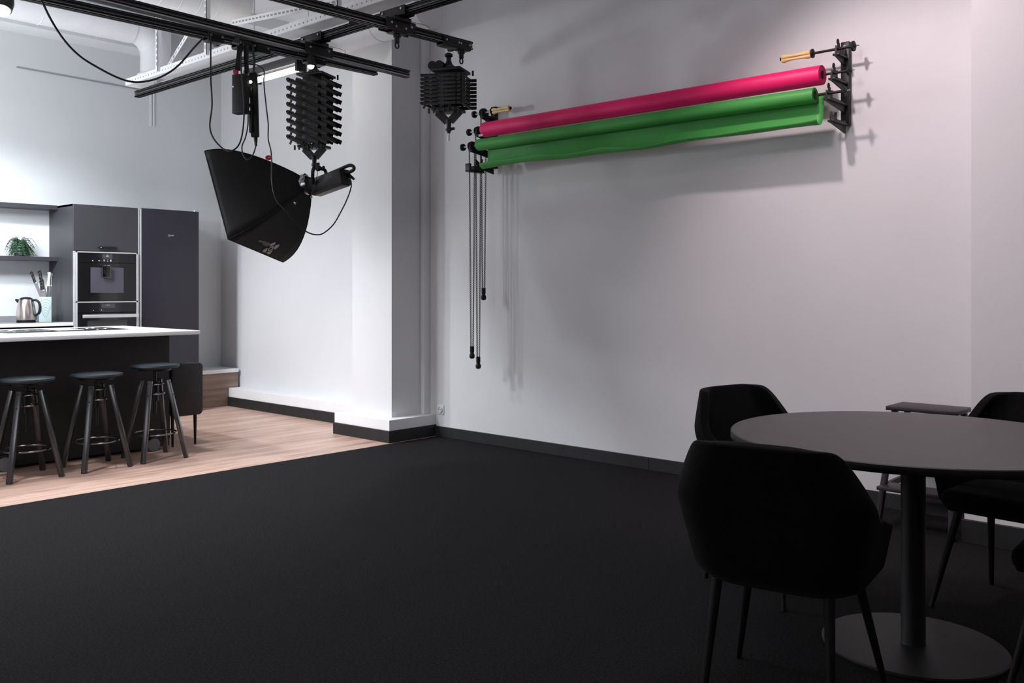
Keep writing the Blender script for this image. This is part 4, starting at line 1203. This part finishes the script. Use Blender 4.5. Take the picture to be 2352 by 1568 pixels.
# ================================================================== ROUND TABLE
tcx, tcy = 3.354, 1.133
t = thing('round_table', 'round grey-topped pedestal table at the right with a black column', 'table', (tcx, tcy, 0))
MB().lathe([(.001, .722), (.622, .722), (.628, .724), (.630, .728), (.630, .747), (.627, .75), (.001, .75)], (tcx, tcy, 0), UP, 128, cap=False).obj('tabletop', m_tabletop, t)
MB().lathe([(.6305, .7225), (.6312, .7235), (.6312, .746), (.6305, .747)], (tcx, tcy, 0), UP, 128, cap=False).obj('edge_band', m_tblk, t)
MB().box((tcx-.16, tcy-.16, .708), (tcx+.16, tcy+.16, .722), .002).obj('mounting_plate', m_tblk, t)
MB().lathe([(.043, .0), (.041, .003), (.041, .708)], (tcx, tcy, .012), UP, 36).obj('column', m_tblk, t)
MB().lathe([(.001, 0), (.305, 0), (.308, .003), (.308, .008), (.303, .012), (.001, .012)], (tcx, tcy, 0), UP, 96, cap=False).obj('base_plate', m_tbase, t)

# ================================================================== DINING CHAIRS
def smooth01(x): x = max(0, min(1, x)); return x*x*(3-2*x)
def make_chair(label):
    """faces +X locally; origin on the floor under the seat centre"""
    t = thing('dining_chair', label, 'chair', (0, 0, 0), 0, 'black tub chairs around the table')
    NU, NV = 44, 14
    def shell(u, v):
        # u in [-1,1] around back, v in [0,1] up
        au = abs(u)
        ztop = .825 - .215*smooth01((au-.34)/.30) - .06*smooth01((au-.66)/.34)
        z = .385+v*(ztop-.385)
        zr = (z-.385)
        wmax = .298
        f_ = min(1, zr/.275)
        if z < .66: hw = .246+(wmax-.246)*f_
        else: hw = wmax-(wmax-.222)*((z-.66)/.175)
        hw -= .035*max(0, 1-zr/.04)**2
        yb = .205+.095*min(1, zr/.45)-.04*max(0, 1-zr/.045)**2     # back leans away
        fwd = .235+.01*min(1, zr/.25)                  # arm length forward
        # path: back segment then rounded corner then straight arm
        s = au*(hw+yb+fwd-.13)
        rc = .13
        seg1 = hw-rc; seg2 = rc*PI/2
        if s < seg1: x, y_ = -yb, s
        elif s < seg1+seg2:
            a = (s-seg1)/rc; x, y_ = -yb+rc-rc*math.cos(a), seg1+rc*math.sin(a)
        else: x, y_ = -yb+rc+(s-seg1-seg2), hw
        return V((x, math.copysign(y_, u) if u else 0, z))
    rows = [[shell(-1+2*i/NU, j/NV) for i in range(NU+1)] for j in range(NV+1)]
    MB().grid(rows).obj('tub_shell', m_velvet, t, local=True, mods=[('SOLIDIFY', dict(thickness=.042, offset=-1)), ('BEVEL', dict(width=.016, segments=3, limit_method='ANGLE', angle_limit=.9)), ('SUBSURF', dict(levels=1, render_levels=1))])
    MB().box((-.15, -.215, .397), (.245, .215, .475), .035, 4).obj('seat_cushion', m_velvet, t, local=True)
    MB().box((-.13, -.19, .390), (.235, .19, .42), .014, 3).obj('seat_base', m_velvet, t, local=True)
    for sx, fx, tx in ((1, .250, .165), (-1, -.220, -.15)):
        for sy in (-1, 1):
            MB().cyl((fx, sy*(.24 if sx > 0 else .19), 0), (tx, sy*.165, .395), .0095, .0165, 16).obj('leg', m_tblk, t, local=True)
    return t
c0 = make_chair('black velvet tub chair in front, its back towards the viewer')
c0.location = (2.635, 1.265, 0); c0.rotation_euler = (0, 0, math.radians(9))
dup(c0, (3.665, 1.815, 0), math.radians(-104), 'black velvet tub chair behind the table by the long wall')
dup(c0, (4.04, .955, 0), math.radians(174), 'black velvet tub chair behind the table at the right pillar')
dup(c0, (3.34, .53, 0), math.radians(92), 'black velvet tub chair cut off by the right frame edge')

# ================================================================== STEP STOOL AGAINST THE WALL
t = thing('step_stool', 'dark wooden step stool standing against the wall behind the table', 'stool', (5.1, 1.68, 0))
MB().box((4.99, 1.465, .615), (5.24, 1.83, .637), .004).obj('top_board', m_dark_wood, t)
legs = [((5.02, 1.79, .615), (4.90, 1.84, 0)), ((5.02, 1.50, .615), (4.86, 1.455, 0)), ((5.21, 1.79, .615), (5.325, 1.84, 0)), ((5.21, 1.50, .615), (5.325, 1.47, 0))]
for p_, q_ in legs:
    MB().bar(q_, p_, .032, .028, up=(0, 1, 0), bev=.002).obj('leg', m_dark_wood, t)
MB().box((5.01, 1.49, .575), (5.03, 1.80, .600), .002).obj('apron', m_dark_wood, t)
MB().box((4.86, 1.47, .205), (5.02, 1.83, .225), .003).obj('lower_step', m_dark_wood, t)
MB().bar((4.95, 1.825, .21), (5.30, 1.83, .21), .018, .03).obj('side_rail', m_dark_wood, t)
MB().bar((4.93, 1.478, .21), (5.29, 1.485, .21), .018, .03).obj('side_rail', m_dark_wood, t)
MB().bar((5.31, 1.48, .10), (5.31, 1.83, .10), .018, .03).obj('cross_rail', m_dark_wood, t)
